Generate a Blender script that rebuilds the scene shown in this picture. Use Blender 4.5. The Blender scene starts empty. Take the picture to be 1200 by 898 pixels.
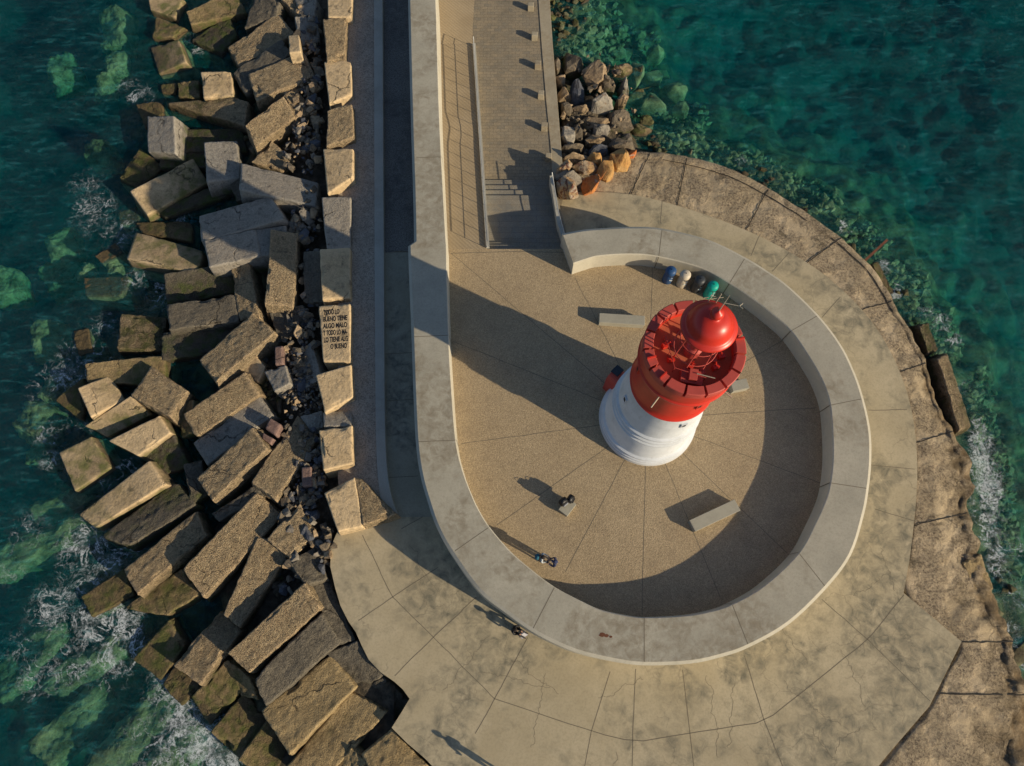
import bpy, bmesh, math, random
from mathutils import Vector, noise, Matrix
random.seed(7)
SC = bpy.context.scene
COL = SC.collection
R = math.radians

# ---------------------------------------------------------------- image pixels to world frame
# metres, z = 0 on the round plaza floor; the drone hovers 40 m above it
F, TH, H = 832.0, R(18.5), 40.0
def P(u, v, z=0.0):
    """ground position (m) of an image pixel unprojected onto the plane at height z"""
    x = (u-600)/F; y = -(v-449)/F  # camera ray through the image pixel
    dx, dy, dz = x, y*math.cos(TH)+math.sin(TH), y*math.sin(TH)-math.cos(TH)
    t = (z-H)/dz
    return Vector((dx*t, dy*t, z))
PLAZA, LAND, PROM, LEDGE, SEA = 0.0, -0.72, -1.3, -0.95, -3.05
WALLTOP = 1.4

# ---------------------------------------------------------------- materials
def new_mat(name):
    m = bpy.data.materials.new(name); m.use_nodes = True
    nt = m.node_tree; nt.nodes.clear()
    return m, nt
class NB:
    """small node builder"""
    def __init__(s, nt): s.nt = nt; s.tc = None
    def n(s, t, **kw):
        k = s.nt.nodes.new(t)
        for a, b in kw.items():
            if hasattr(k, a): setattr(k, a, b)
        return k
    def link(s, a, b): s.nt.links.new(a, b)
    def pos(s):
        if s.tc is None: s.tc = s.n('ShaderNodeNewGeometry')
        return s.tc.outputs['Position']
    def setin(s, node, key, v):
        if hasattr(v, 'is_linked') or hasattr(v, 'links'): s.link(v, node.inputs[key])
        else: node.inputs[key].default_value = v
    def noise(s, scale, detail=4, rough=.55, dist=0, vec=None):
        k = s.n('ShaderNodeTexNoise'); s.link(vec or s.pos(), k.inputs['Vector'])
        k.inputs['Scale'].default_value = scale; k.inputs['Detail'].default_value = detail
        k.inputs['Roughness'].default_value = rough; k.inputs['Distortion'].default_value = dist
        return k.outputs['Fac']
    def voro(s, scale, feature='F1', out='Distance', vec=None, rnd=1.0):
        k = s.n('ShaderNodeTexVoronoi'); k.feature = feature
        s.link(vec or s.pos(), k.inputs['Vector']); k.inputs['Scale'].default_value = scale
        k.inputs['Randomness'].default_value = rnd
        return k.outputs[out]
    def ramp(s, fac, stops):
        k = s.n('ShaderNodeValToRGB'); cr = k.color_ramp
        while len(cr.elements) < len(stops): cr.elements.new(.5)
        for e, (p, c) in zip(cr.elements, stops):
            e.position = p
            e.color = (c, c, c, 1) if isinstance(c, (int, float)) else (*c, 1)
        s.link(fac, k.inputs['Fac']); return k.outputs['Color']
    def mix(s, fac, a, b, mode='MIX'):
        k = s.n('ShaderNodeMix'); k.data_type = 'RGBA'; k.blend_type = mode
        for key, v in ((0, fac), (6, a), (7, b)):
            if isinstance(v, tuple): v = (*v, 1) if len(v) == 3 else v
            if isinstance(v, (int, float, tuple)): k.inputs[key].default_value = v
            else: s.link(v, k.inputs[key])
        return k.outputs[2]
    def math(s, op, a, b=0.0, clamp=False):
        k = s.n('ShaderNodeMath'); k.operation = op; k.use_clamp = clamp
        for i, v in enumerate((a, b)):
            if isinstance(v, (int, float)): k.inputs[i].default_value = v
            else: s.link(v, k.inputs[i])
        return k.outputs[0]
    def z(s):
        k = s.n('ShaderNodeSeparateXYZ'); s.link(s.pos(), k.inputs[0]); return k.outputs['Z']
    def maprange(s, v, a, b, c=0.0, d=1.0):
        k = s.n('ShaderNodeMapRange'); s.link(v, k.inputs[0])
        for i, q in enumerate((a, b, c, d)): k.inputs[i+1].default_value = q
        return k.outputs[0]
    def bump(s, h, strength, dist, prev=None):
        k = s.n('ShaderNodeBump'); s.link(h, k.inputs['Height'])
        k.inputs['Strength'].default_value = strength; k.inputs['Distance'].default_value = dist
        if prev is not None: s.link(prev, k.inputs['Normal'])
        return k.outputs[0]
    def out(s, color, rough=.9, normal=None, metallic=0.0, spec=.3):
        p = s.n('ShaderNodeBsdfPrincipled')
        for key, v in (('Base Color', color), ('Roughness', rough)):
            if isinstance(v, tuple): v = (*v, 1) if len(v) == 3 else v
            if isinstance(v, (int, float, tuple)): p.inputs[key].default_value = v
            else: s.link(v, p.inputs[key])
        p.inputs['Metallic'].default_value = metallic
        p.inputs['Specular IOR Level'].default_value = spec
        if normal is not None: s.link(normal, p.inputs['Normal'])
        o = s.n('ShaderNodeOutputMaterial'); s.link(p.outputs[0], o.inputs[0]); return p
    def rnd(s):
        k = s.n('ShaderNodeObjectInfo'); return k.outputs['Random']

def wetness(b, col, dark=.35):
    """darker and browner towards the waterline, green slime just above it"""
    zz = b.math('ADD', b.z(), b.math('MULTIPLY', b.noise(.9, 4), .9))
    wet = b.maprange(zz, SEA+.65, SEA+1.7, 1, 0)
    col = b.mix(b.math('MULTIPLY', wet, .8), col, (.045, .034, .018))
    sl = b.math('MULTIPLY', b.maprange(zz, SEA+.55, SEA+.85, 0, 1), b.maprange(zz, SEA+1.0, SEA+1.5, 1, 0))
    sl = b.math('MULTIPLY', sl, b.ramp(b.noise(1.6, 5), [(.42, 0), (.6, 1)]))
    col = b.mix(b.math('MULTIPLY', sl, .7), col, (.07, .10, .015))
    under = b.maprange(b.z(), SEA-.35, SEA-.05, 1, 0)
    ucol = b.mix(b.ramp(b.noise(1.1, 7, .7), [(.38, 0), (.62, 1)]), (.14, .17, .08), (.54, .57, .30))
    return b.mix(under, col, ucol)

def block_mat(name, c1, c2, c3, pit, speck=.5, disp=.07):
    m, nt = new_mat(name); b = NB(nt)
    big = b.noise(.7, 5); mid = b.noise(4, 5, .65); fine = b.noise(22, 3, .7)
    col = b.mix(b.ramp(big, [(.36, 0), (.64, 1)]), c1, c2)
    col = b.mix(b.math('MULTIPLY', b.rnd(), .45), col, c3)
    vv = b.voro(9.5); peb = b.voro(14, out='Color')
    pebv = b.n('ShaderNodeSeparateColor'); b.link(peb, pebv.inputs[0])
    col = b.mix(b.math('MULTIPLY', b.ramp(b.noise(10, 5, .8), [(.52, 0), (.60, 1)]), pit*.75), col, tuple(x*.3 for x in c1))
    col = b.mix(speck*.55, col, b.mix(pebv.outputs[0], tuple(x*.45 for x in c2), tuple(min(1, x*1.45) for x in c2)))
    col = b.mix(b.ramp(mid, [(.50, 0), (.75, .6)]), col, tuple(x*.42 for x in c1))
    col = b.mix(b.ramp(fine, [(.3, .35), (.55, 0)]), col, tuple(x*.3 for x in c1))
    k = b.n('ShaderNodeTexNoise'); b.link(b.pos(), k.inputs['Vector']); k.inputs['Scale'].default_value = 1.4; k.inputs['Detail'].default_value = 7
    va = b.n('ShaderNodeVectorMath'); va.operation = 'SCALE'; b.link(k.outputs['Color'], va.inputs[0]); va.inputs['Scale'].default_value = 1.1
    vb = b.n('ShaderNodeVectorMath'); vb.operation = 'ADD'; b.link(b.pos(), vb.inputs[0]); b.link(va.outputs[0], vb.inputs[1])
    ck = b.math('MULTIPLY', b.ramp(b.voro(.27, 'DISTANCE_TO_EDGE', 'Distance', vb.outputs[0]), [(.0, 1), (.014, 0)]), b.ramp(b.noise(.35, 3), [(.49, 0), (.56, 1)]))
    col = b.mix(b.math('MULTIPLY', ck, .85), col, (.035, .028, .02))
    edge = b.n('ShaderNodeNewGeometry'); ep = b.ramp(edge.outputs['Pointiness'], [(.50, 0), (.56, .5)])
    col = b.mix(ep, col, tuple(min(1, x*1.25) for x in c2))
    lich = b.ramp(b.noise(1.7, 6, .7, .4), [(.56, 0), (.66, .55)])
    col = b.mix(lich, col, (.05, .047, .04))
    col = wetness(b, col)
    sp = b.noise(8, 5, .75); h = b.math('ADD', b.math('MULTIPLY', sp, 1.6*pit), b.math('MULTIPLY', b.voro(13), -.5*pit)); h = b.math('ADD', h, b.math('MULTIPLY', fine, .4))
    nb = b.bump(h, 1.0, disp*1.3); nb = b.bump(mid, .6, .10, nb); nb = b.bump(b.math('MULTIPLY', ck, -1.0), .8, .08, nb)
    b.out(col, .93, nb); return m

M = {}
M['rough']  = block_mat('rough_aggregate_concrete', (.70, .485, .27), (.80, .575, .335), (.62, .48, .32), 1.0, .7, .13)
M['smooth'] = block_mat('smooth_tan_concrete', (.55, .395, .215), (.66, .49, .285), (.50, .40, .26), .15, .25, .03)
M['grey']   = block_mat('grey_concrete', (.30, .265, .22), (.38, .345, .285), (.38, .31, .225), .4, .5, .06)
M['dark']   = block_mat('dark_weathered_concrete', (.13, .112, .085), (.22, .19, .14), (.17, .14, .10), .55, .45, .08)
M['wet']    = block_mat('wet_stained_concrete', (.38, .27, .13), (.50, .37, .19), (.28, .20, .10), .5, .4, .07)
M['sub']    = block_mat('submerged_concrete', (.40, .44, .26), (.52, .56, .34), (.34, .38, .22), .3, .3, .1)
M['brick']  = block_mat('reddish_concrete', (.21, .125, .10), (.26, .17, .14), (.2, .13, .1), .3, .3, .04)

def slab_mat(name, c1, c2, cd, crack=.0, stain=.5, speck=.2, scale=1.0, dark=None):
    m, nt = new_mat(name); b = NB(nt)
    n1 = b.noise(.35*scale, 6, .6, .3); n2 = b.noise(1.6*scale, 7, .68, .5); n3 = b.noise(9, 5, .7); f = b.noise(40, 2, .8)
    col = b.mix(b.ramp(n1, [(.35, 0), (.66, 1)]), c1, c2)
    st = b.math('MULTIPLY', b.ramp(n2, [(.38, 0), (.66, 1)]), b.ramp(b.noise(.26, 4, .6, .5), [(.46, .05), (.56, 1)]))
    col = b.mix(b.math('MULTIPLY', st, stain), col, cd)
    col = b.mix(b.ramp(n3, [(.45, 0), (.75, .35*stain+.12)]), col, tuple(x*.6 for x in c1))
    if dark:
        dk = b.math('MULTIPLY', b.ramp(b.noise(.33, 9, .80, .2), [(.54, 0), (.76, 1)]), b.ramp(b.noise(5, 6, .8), [(.3, .35), (.6, 1)]))
        col = b.mix(b.math('MULTIPLY', dk, .85), col, dark)
    col = b.mix(b.ramp(f, [(.38, speck), (.6, 0)]), col, tuple(x*.35 for x in c1))
    if speck > .5: col = b.mix(b.ramp(b.noise(11, 3, .8), [(.40, .9), (.52, 0)]), col, tuple(x*.35 for x in c1))
    h = b.math('ADD', n3, b.math('MULTIPLY', f, .5))
    if crack > 0:
        k = b.n('ShaderNodeTexNoise'); b.link(b.pos(), k.inputs['Vector']); k.inputs['Scale'].default_value = .9; k.inputs['Detail'].default_value = 6
        va = b.n('ShaderNodeVectorMath'); va.operation = 'SCALE'; b.link(k.outputs['Color'], va.inputs[0]); va.inputs['Scale'].default_value = 1.3
        vb = b.n('ShaderNodeVectorMath'); vb.operation = 'ADD'; b.link(b.pos(), vb.inputs[0]); b.link(va.outputs[0], vb.inputs[1])
        e = b.voro(.42, 'DISTANCE_TO_EDGE', 'Distance', vb.outputs[0])
        line = b.ramp(e, [(.0, 1), (.014, 0)])
        msk = b.ramp(b.noise(.28, 3), [(.47, 0), (.54, 1)])
        col = b.mix(b.math('MULTIPLY', b.math('MULTIPLY', line, msk), crack), col, (.06, .055, .045))
    b.out(col, .88, b.bump(h, .35, .02)); return m
M['apron'] = slab_mat('apron_concrete', (.46, .38, .24), (.56, .47, .31), (.19, .175, .125), .3, 1.0, .12, dark=(.16, .145, .10))
M['tier']  = slab_mat('tier_concrete', (.43, .36, .21), (.51, .43, .265), (.25, .22, .15), .35, .5, .1)
M['walltop'] = slab_mat('parapet_concrete', (.40, .37, .29), (.50, .46, .36), (.27, .225, .155), 0, .95, .2, 1.3)
M['wallface'] = slab_mat('parapet_face_concrete', (.50, .46, .36), (.58, .53, .42), (.36, .33, .25), 0, .4, .1, 1.3)
M['ledge'] = slab_mat('ledge_aggregate', (.56, .47, .36), (.68, .57, .44), (.28, .23, .18), 0, .7, .9, 2)
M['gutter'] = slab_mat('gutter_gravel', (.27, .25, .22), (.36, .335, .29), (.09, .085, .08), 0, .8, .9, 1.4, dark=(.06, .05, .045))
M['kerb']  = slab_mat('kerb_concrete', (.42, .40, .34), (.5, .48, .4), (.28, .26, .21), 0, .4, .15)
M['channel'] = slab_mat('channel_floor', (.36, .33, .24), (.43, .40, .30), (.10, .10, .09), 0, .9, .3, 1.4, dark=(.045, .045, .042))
M['bench'] = slab_mat('bench_concrete', (.37, .345, .27), (.43, .40, .31), (.28, .25, .19), 0, .3, .1, 3)
M['coping'] = slab_mat('coping_stone', (.36, .31, .22), (.44, .38, .27), (.25, .18, .10), 0, .6, .2, 2)

def plaza_mat():
    m, nt = new_mat('exposed_aggregate_paving'); b = NB(nt)
    v = b.voro(24, out='Color'); s = b.n('ShaderNodeSeparateColor'); b.link(v, s.inputs[0])
    base = b.mix(b.ramp(b.noise(.3, 5), [(.35, 0), (.65, 1)]), (.40, .305, .17), (.49, .38, .22))
    col = b.mix(.5, base, b.mix(s.outputs[0], (.20, .15, .095), (.66, .50, .32)))
    col = b.mix(b.ramp(b.voro(34), [(.4, 0), (.85, .35)]), col, (.10, .075, .05))
    col = b.mix(b.ramp(b.noise(1.1, 5), [(.5, 0), (.8, .3)]), col, (.17, .13, .09))
    h = b.math('ADD', b.voro(16), b.noise(50, 2))
    b.out(col, .9, b.bump(h, .5, .02)); return m
M['plaza'] = plaza_mat()
def ramp_mat():
    m, nt = new_mat('ribbed_ramp_paving'); b = NB(nt)
    w = b.n('ShaderNodeTexWave'); w.wave_type = 'BANDS'; w.bands_direction = 'DIAGONAL'
    b.link(b.pos(), w.inputs[0]); w.inputs['Scale'].default_value = 2.3; w.inputs['Distortion'].default_value = .3
    col = b.mix(b.ramp(b.noise(.6, 5), [(.35, 0), (.65, 1)]), (.40, .31, .19), (.47, .37, .235))
    col = b.mix(b.math('MULTIPLY', w.outputs['Fac'], .3), col, (.22, .16, .10))
    col = b.mix(b.ramp(b.noise(30, 3), [(.35, .3), (.6, 0)]), col, (.15, .11, .07))
    b.out(col, .9, b.bump(w.outputs['Fac'], .5, .02)); return m
M['ramp'] = ramp_mat()
def brick_mat(name, c1, c2, mortar, bw, rh, scale, ms=.012):
    m, nt = new_mat(name); b = NB(nt)
    k = b.n('ShaderNodeTexBrick'); b.link(b.pos(), k.inputs['Vector'])
    k.inputs['Scale'].default_value = scale; k.inputs['Brick Width'].default_value = bw; k.inputs['Row Height'].default_value = rh
    k.inputs['Mortar Size'].default_value = ms; k.inputs['Bias'].default_value = 0
    k.inputs['Color1'].default_value = (*c1, 1); k.inputs['Color2'].default_value = (*c2, 1); k.inputs['Mortar'].default_value = (*mortar, 1)
    col = b.mix(b.ramp(b.noise(.8, 6, .65), [(.4, 0), (.7, .55)]), k.outputs['Color'], tuple(x*.55 for x in c1))
    sp = b.voro(3.3, out='Color'); s = b.n('ShaderNodeSeparateColor'); b.link(sp, s.inputs[0])
    col = b.mix(b.math('MULTIPLY', s.outputs[1], .3), col, (.36, .27, .16))
    col = b.mix(b.ramp(b.noise(18, 4), [(.35, .4), (.6, 0)]), col, (.08, .07, .05))
    b.out(col, .85, b.bump(b.math('SUBTRACT', b.noise(14, 4), b.math('MULTIPLY', k.outputs['Fac'], .6)), .4, .02)); return m
M['paver'] = brick_mat('stone_pavers', (.27, .235, .175), (.37, .30, .20), (.16, .135, .10), .52, .26, 1.0)
M['step'] = brick_mat('step_stone', (.27, .255, .215), (.32, .295, .24), (.17, .155, .13), 1.6, .42, 1.0)

def flat_mat(name, col, rough=.6, metallic=0.0, var=.25, scale=3, spec=.4, bump=.2):
    m, nt = new_mat(name); b = NB(nt)
    c = b.mix(b.ramp(b.noise(scale, 5), [(.4, 0), (.75, var)]), col, tuple(x*.45 for x in col))
    b.out(c, rough, b.bump(b.noise(scale*5, 4), bump, .01), metallic, spec); return m
M['joint'] = flat_mat('dark_joint_sealant', (.19, .16, .11), .95)
M['joint_soft'] = flat_mat('dusty_joint', (.20, .165, .11), .95)
M['red'] = flat_mat('red_gloss_paint', (.62, .035, .018), .38, var=.35, scale=1.3, spec=.5, bump=.1)
M['reddull'] = flat_mat('dull_red_paint', (.50, .075, .055), .6, var=.3, scale=2)
M['deck'] = flat_mat('faded_red_deck', (.52, .13, .06), .75, var=.5, scale=1.5)
M['steel'] = flat_mat('galvanised_steel', (.50, .50, .48), .45, .4)
M['rustysteel'] = flat_mat('rust', (.16, .06, .03), .9, var=.6)
M['pole'] = flat_mat('weathered_pole', (.45, .38, .28), .6)
M['black'] = flat_mat('black_plastic', (.012, .012, .014), .45)
M['glass'] = flat_mat('dark_glass', (.02, .025, .03), .12, spec=.8, bump=0)
M['hole'] = flat_mat('dark_recess', (.03, .025, .02), .9)
def white_mat():
    m, nt = new_mat('white_limewash'); b = NB(nt)
    col = b.mix(b.ramp(b.noise(1.2, 6, .65), [(.42, 0), (.75, .8)]), (.66, .68, .70), (.52, .54, .55))
    sv = b.n('ShaderNodeMapping'); b.link(b.pos(), sv.inputs[0]); sv.inputs['Scale'].default_value = (3, 3, .35)
    col = b.mix(b.ramp(b.noise(2.2, 6, .7, 0, sv.outputs[0]), [(.56, 0), (.75, .35)]), col, (.34, .31, .26))
    low = b.maprange(b.z(), 0, .5, .45, 0)
    col = b.mix(low, col, (.38, .32, .22))
    b.out(col, .7, b.bump(b.noise(8, 5), .3, .02)); return m
M['white'] = white_mat()
def rock_mat(name, c1, c2, c3, th=.55):
    m, nt = new_mat(name); b = NB(nt)
    col = b.mix(b.ramp(b.noise(1.3, 6, .65, .6), [(.40, 0), (.60, 1)]), c1, c2)
    col = b.mix(b.ramp(b.noise(1.9, 5, .6, 1.0), [(th, 0), (th+.07, 1)]), col, c3)
    col = b.mix(b.math('MULTIPLY', b.rnd(), .3), col, tuple(x*.5 for x in c1))
    col = b.mix(b.ramp(b.noise(7, 5, .7), [(.48, 0), (.72, .65)]), col, tuple(x*.35 for x in c1))
    col = wetness(b, col)
    b.out(col, .88, b.bump(b.noise(6, 8, .72), .9, .12)); return m
M['rk_tan'] = rock_mat('tan_rock', (.36, .255, .15), (.46, .34, .21), (.18, .13, .085))
M['rk_grey'] = rock_mat('grey_rock', (.22, .19, .155), (.30, .265, .21), (.08, .075, .07))
M['rk_dark'] = rock_mat('dark_rock', (.13, .105, .075), (.21, .17, .12), (.32, .24, .15), .56)
M['rk_blue'] = rock_mat('bluish_rock', (.09, .095, .11), (.13, .135, .15), (.05, .05, .055), .56)
M['rk_pale'] = rock_mat('pale_rock', (.36, .32, .26), (.42, .37, .29), (.28, .16, .08), .60)
M['rk_orange'] = rock_mat('orange_rock', (.56, .17, .05), (.60, .25, .08), (.46, .40, .32), .58)
M['rk_ochre'] = rock_mat('ochre_rock', (.52, .28, .09), (.56, .35, .14), (.36, .15, .06), .58)
M['rk_mixed'] = rock_mat('white_orange_rock', (.42, .37, .30), (.50, .29, .11), (.17, .06, .035), .52)
M['rk_green'] = rock_mat('weedy_rock', (.25, .25, .10), (.42, .42, .18), (.12, .12, .05))

def quay_mat():
    m, nt = new_mat('eroded_quay_concrete'); b = NB(nt)
    n1 = b.noise(.35, 6, .6, .3)
    col = b.mix(b.ramp(n1, [(.36, 0), (.62, 1)]), (.54, .42, .26), (.66, .52, .34))
    pitm = b.ramp(b.noise(.7, 5), [(.40, .15), (.55, 1)])
    sp = b.noise(7.5, 6, .78); fine = b.noise(26, 4, .8)
    col = b.mix(b.math('MULTIPLY', b.ramp(sp, [(.47, 0), (.60, .85)]), pitm), col, (.11, .08, .055))
    col = b.mix(b.ramp(fine, [(.42, .45), (.55, 0)]), col, (.15, .11, .07))
    col = b.mix(b.ramp(b.noise(.8, 8, .72, .8), [(.55, 0), (.66, .8)]), col, (.15, .12, .075))
    k = b.n('ShaderNodeTexNoise'); b.link(b.pos(), k.inputs['Vector']); k.inputs['Scale'].default_value = .8; k.inputs['Detail'].default_value = 7
    va = b.n('ShaderNodeVectorMath'); va.operation = 'SCALE'; b.link(k.outputs['Color'], va.inputs[0]); va.inputs['Scale'].default_value = 1.8
    vb = b.n('ShaderNodeVectorMath'); vb.operation = 'ADD'; b.link(b.pos(), vb.inputs[0]); b.link(va.outputs[0], vb.inputs[1])
    e = b.voro(.33, 'DISTANCE_TO_EDGE', 'Distance', vb.outputs[0])
    lowm = b.maprange(b.math('ADD', b.z(), b.math('MULTIPLY', b.noise(.5, 4), .3)), -1.75, -1.35, 1, .12)
    col = b.mix(b.math('MULTIPLY', b.ramp(e, [(.0, 1), (.02, 0)]), lowm), col, (.035, .028, .02))
    col = b.mix(b.math('MULTIPLY', lowm, b.ramp(b.noise(.6, 8, .75, .5), [(.40, 0), (.55, .85)])), col, (.15, .11, .06))
    zz = b.math('ADD', b.z(), b.math('MULTIPLY', b.noise(.7, 5), .6))
    col = b.mix(b.maprange(zz, SEA+1.15, SEA+1.6, .75, 0), col, (.17, .105, .045))
    col = b.mix(b.maprange(b.math('ADD', b.z(), b.math('MULTIPLY', b.noise(2, 5), .3)), SEA+.35, SEA+.95, 1, 0), col, (.075, .032, .022))
    col = b.mix(b.maprange(b.z(), SEA-.2, SEA, 1, 0), col, (.16, .17, .08))
    nb = b.bump(b.math('MULTIPLY', sp, pitm), .9, .22)
    nb = b.bump(fine, .7, .04, nb)
    b.out(col, .92, nb); return m
M['quay'] = quay_mat()
def seabed_mat():
    m, nt = new_mat('seabed_rubble'); b = NB(nt)
    v = b.voro(1.3, out='Color'); s = b.n('ShaderNodeSeparateColor'); b.link(v, s.inputs[0])
    col = b.mix(b.ramp(b.noise(.5, 7, .7, .5), [(.38, 0), (.62, 1)]), (.035, .055, .03), (.30, .34, .16))
    col = b.mix(b.math('MULTIPLY', s.outputs[0], .5), col, (.50, .50, .25))
    col = b.mix(b.ramp(b.voro(.85), [(.35, 0), (.75, .8)]), col, (.03, .035, .02))
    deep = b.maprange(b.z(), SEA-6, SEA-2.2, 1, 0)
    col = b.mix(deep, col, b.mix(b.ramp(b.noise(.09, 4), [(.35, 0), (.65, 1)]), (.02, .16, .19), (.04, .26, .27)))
    weed = b.maprange(b.z(), SEA-.55, SEA-.12, 0, .75)
    col = b.mix(b.math('MULTIPLY', weed, b.ramp(b.noise(1.5, 5), [(.4, .3), (.6, 1)])), col, (.06, .028, .02))
    above = b.maprange(b.z(), SEA-.05, SEA+.25, 0, 1)
    col = b.mix(above, col, b.mix(b.ramp(b.noise(2.5, 6), [(.4, 0), (.65, 1)]), (.06, .05, .035), (.15, .12, .08)))
    b.out(col, .92, b.bump(b.noise(3, 7, .7), .9, .25)); return m
M['seabed'] = seabed_mat()
def water_mat():
    m, nt = new_mat('sea_water'); b = NB(nt)
    mp = b.n('ShaderNodeMapping'); b.link(b.pos(), mp.inputs[0])
    mp.inputs['Rotation'].default_value = (0, 0, R(-24)); mp.inputs['Scale'].default_value = (1.3, 3.2, 1)
    w1 = b.noise(1.0, 5, .62, .6, mp.outputs[0]); w2 = b.noise(.28, 3, .5, .3, mp.outputs[0]); w3 = b.noise(4.5, 4, .6, .4, mp.outputs[0])
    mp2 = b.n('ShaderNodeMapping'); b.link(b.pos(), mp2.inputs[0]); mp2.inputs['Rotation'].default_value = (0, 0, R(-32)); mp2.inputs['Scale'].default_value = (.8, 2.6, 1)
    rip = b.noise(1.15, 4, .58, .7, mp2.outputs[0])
    h = b.math('ADD', b.math('MULTIPLY', w1, 1.0), b.math('MULTIPLY', w2, .6)); h = b.math('ADD', h, b.math('ADD', b.math('MULTIPLY', w3, .5), b.math('MULTIPLY', rip, .7)))
    nrm = b.bump(h, 1.0, .62)
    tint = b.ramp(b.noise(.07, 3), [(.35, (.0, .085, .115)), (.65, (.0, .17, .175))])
    tint = b.mix(b.ramp(rip, [(.40, .5), (.50, 0)]), tint, (.0, .03, .045))  # painted ripple shading: dark sides of the wavelets put into the tint
    tint = b.mix(b.math('MULTIPLY', b.ramp(rip, [(.55, 0), (.68, .8)]), b.ramp(b.noise(.2, 3), [(.35, .35), (.6, 1)])), tint, (.07, .46, .50))  # painted glints: bright teal streaks along the ripples, in the colour itself
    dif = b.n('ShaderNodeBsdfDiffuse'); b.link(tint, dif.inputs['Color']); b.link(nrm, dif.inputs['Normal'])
    tr = b.n('ShaderNodeBsdfTransparent'); tr.inputs[0].default_value = (.84, .97, .95, 1)
    body = b.n('ShaderNodeMixShader'); body.inputs[0].default_value = .34
    b.link(tr.outputs[0], body.inputs[1]); b.link(dif.outputs[0], body.inputs[2])
    gl = b.n('ShaderNodeBsdfGlossy'); gl.inputs['Roughness'].default_value = .12; b.link(nrm, gl.inputs['Normal'])
    fr = b.n('ShaderNodeFresnel'); fr.inputs['IOR'].default_value = 1.34; b.link(nrm, fr.inputs['Normal'])
    s1 = b.n('ShaderNodeMixShader'); b.link(b.math('MULTIPLY', fr.outputs[0], .14), s1.inputs[0])
    b.link(body.outputs[0], s1.inputs[1]); b.link(gl.outputs[0], s1.inputs[2])
    # foam: lacy threads where the swell breaks (attribute 'foam' on the surface)
    at = b.n('ShaderNodeAttribute'); at.attribute_name = 'foam'
    af = at.outputs['Fac']
    def ridge(sc, di):
        n_ = b.noise(sc, 7, .62, di); return b.math('SUBTRACT', 1.0, b.math('ABSOLUTE', b.math('SUBTRACT', b.math('MULTIPLY', n_, 2.0), 1.0)))
    def thread(rg, w0, soft):
        t_ = b.math('SUBTRACT', rg, b.math('SUBTRACT', 1.0, b.math('MULTIPLY', af, w0))); return b.math('DIVIDE', t_, soft, True)
    l1 = b.math('MULTIPLY', thread(ridge(.75, .9), .13, .07), b.ramp(b.noise(.9, 4), [(.40, 0), (.56, 1)]))
    l2 = b.math('MULTIPLY', thread(ridge(1.9, .7), .15, .12), b.ramp(b.noise(.8, 4, .5, .3), [(.44, 0), (.60, .9)]))
    wash = b.math('DIVIDE', b.math('SUBTRACT', b.math('ADD', b.noise(1.5, 8, .78, .6), b.math('MULTIPLY', af, .24)), .75), .12, True)
    fm = b.math('MAXIMUM', b.math('MAXIMUM', l1, l2), wash)
    fm = b.math('MULTIPLY', fm, b.ramp(b.noise(8, 4, .8), [(.40, .1), (.56, 1)]))
    fm = b.math('MULTIPLY', fm, b.maprange(af, .02, .2, 0, 1))
    fd = b.n('ShaderNodeBsdfDiffuse'); fd.inputs[0].default_value = (.72, .76, .76, 1)
    s2 = b.n('ShaderNodeMixShader'); b.link(b.math('MULTIPLY', fm, .82), s2.inputs[0]); b.link(s1.outputs[0], s2.inputs[1]); b.link(fd.outputs[0], s2.inputs[2])
    o = b.n('ShaderNodeOutputMaterial'); b.link(s2.outputs[0], o.inputs[0])
    ab = b.n('ShaderNodeVolumeAbsorption'); ab.inputs['Color'].default_value = (.0, .80, .81, 1); ab.inputs['Density'].default_value = .17
    b.link(ab.outputs[0], o.inputs['Volume'])
    return m
M['water'] = water_mat()

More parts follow.
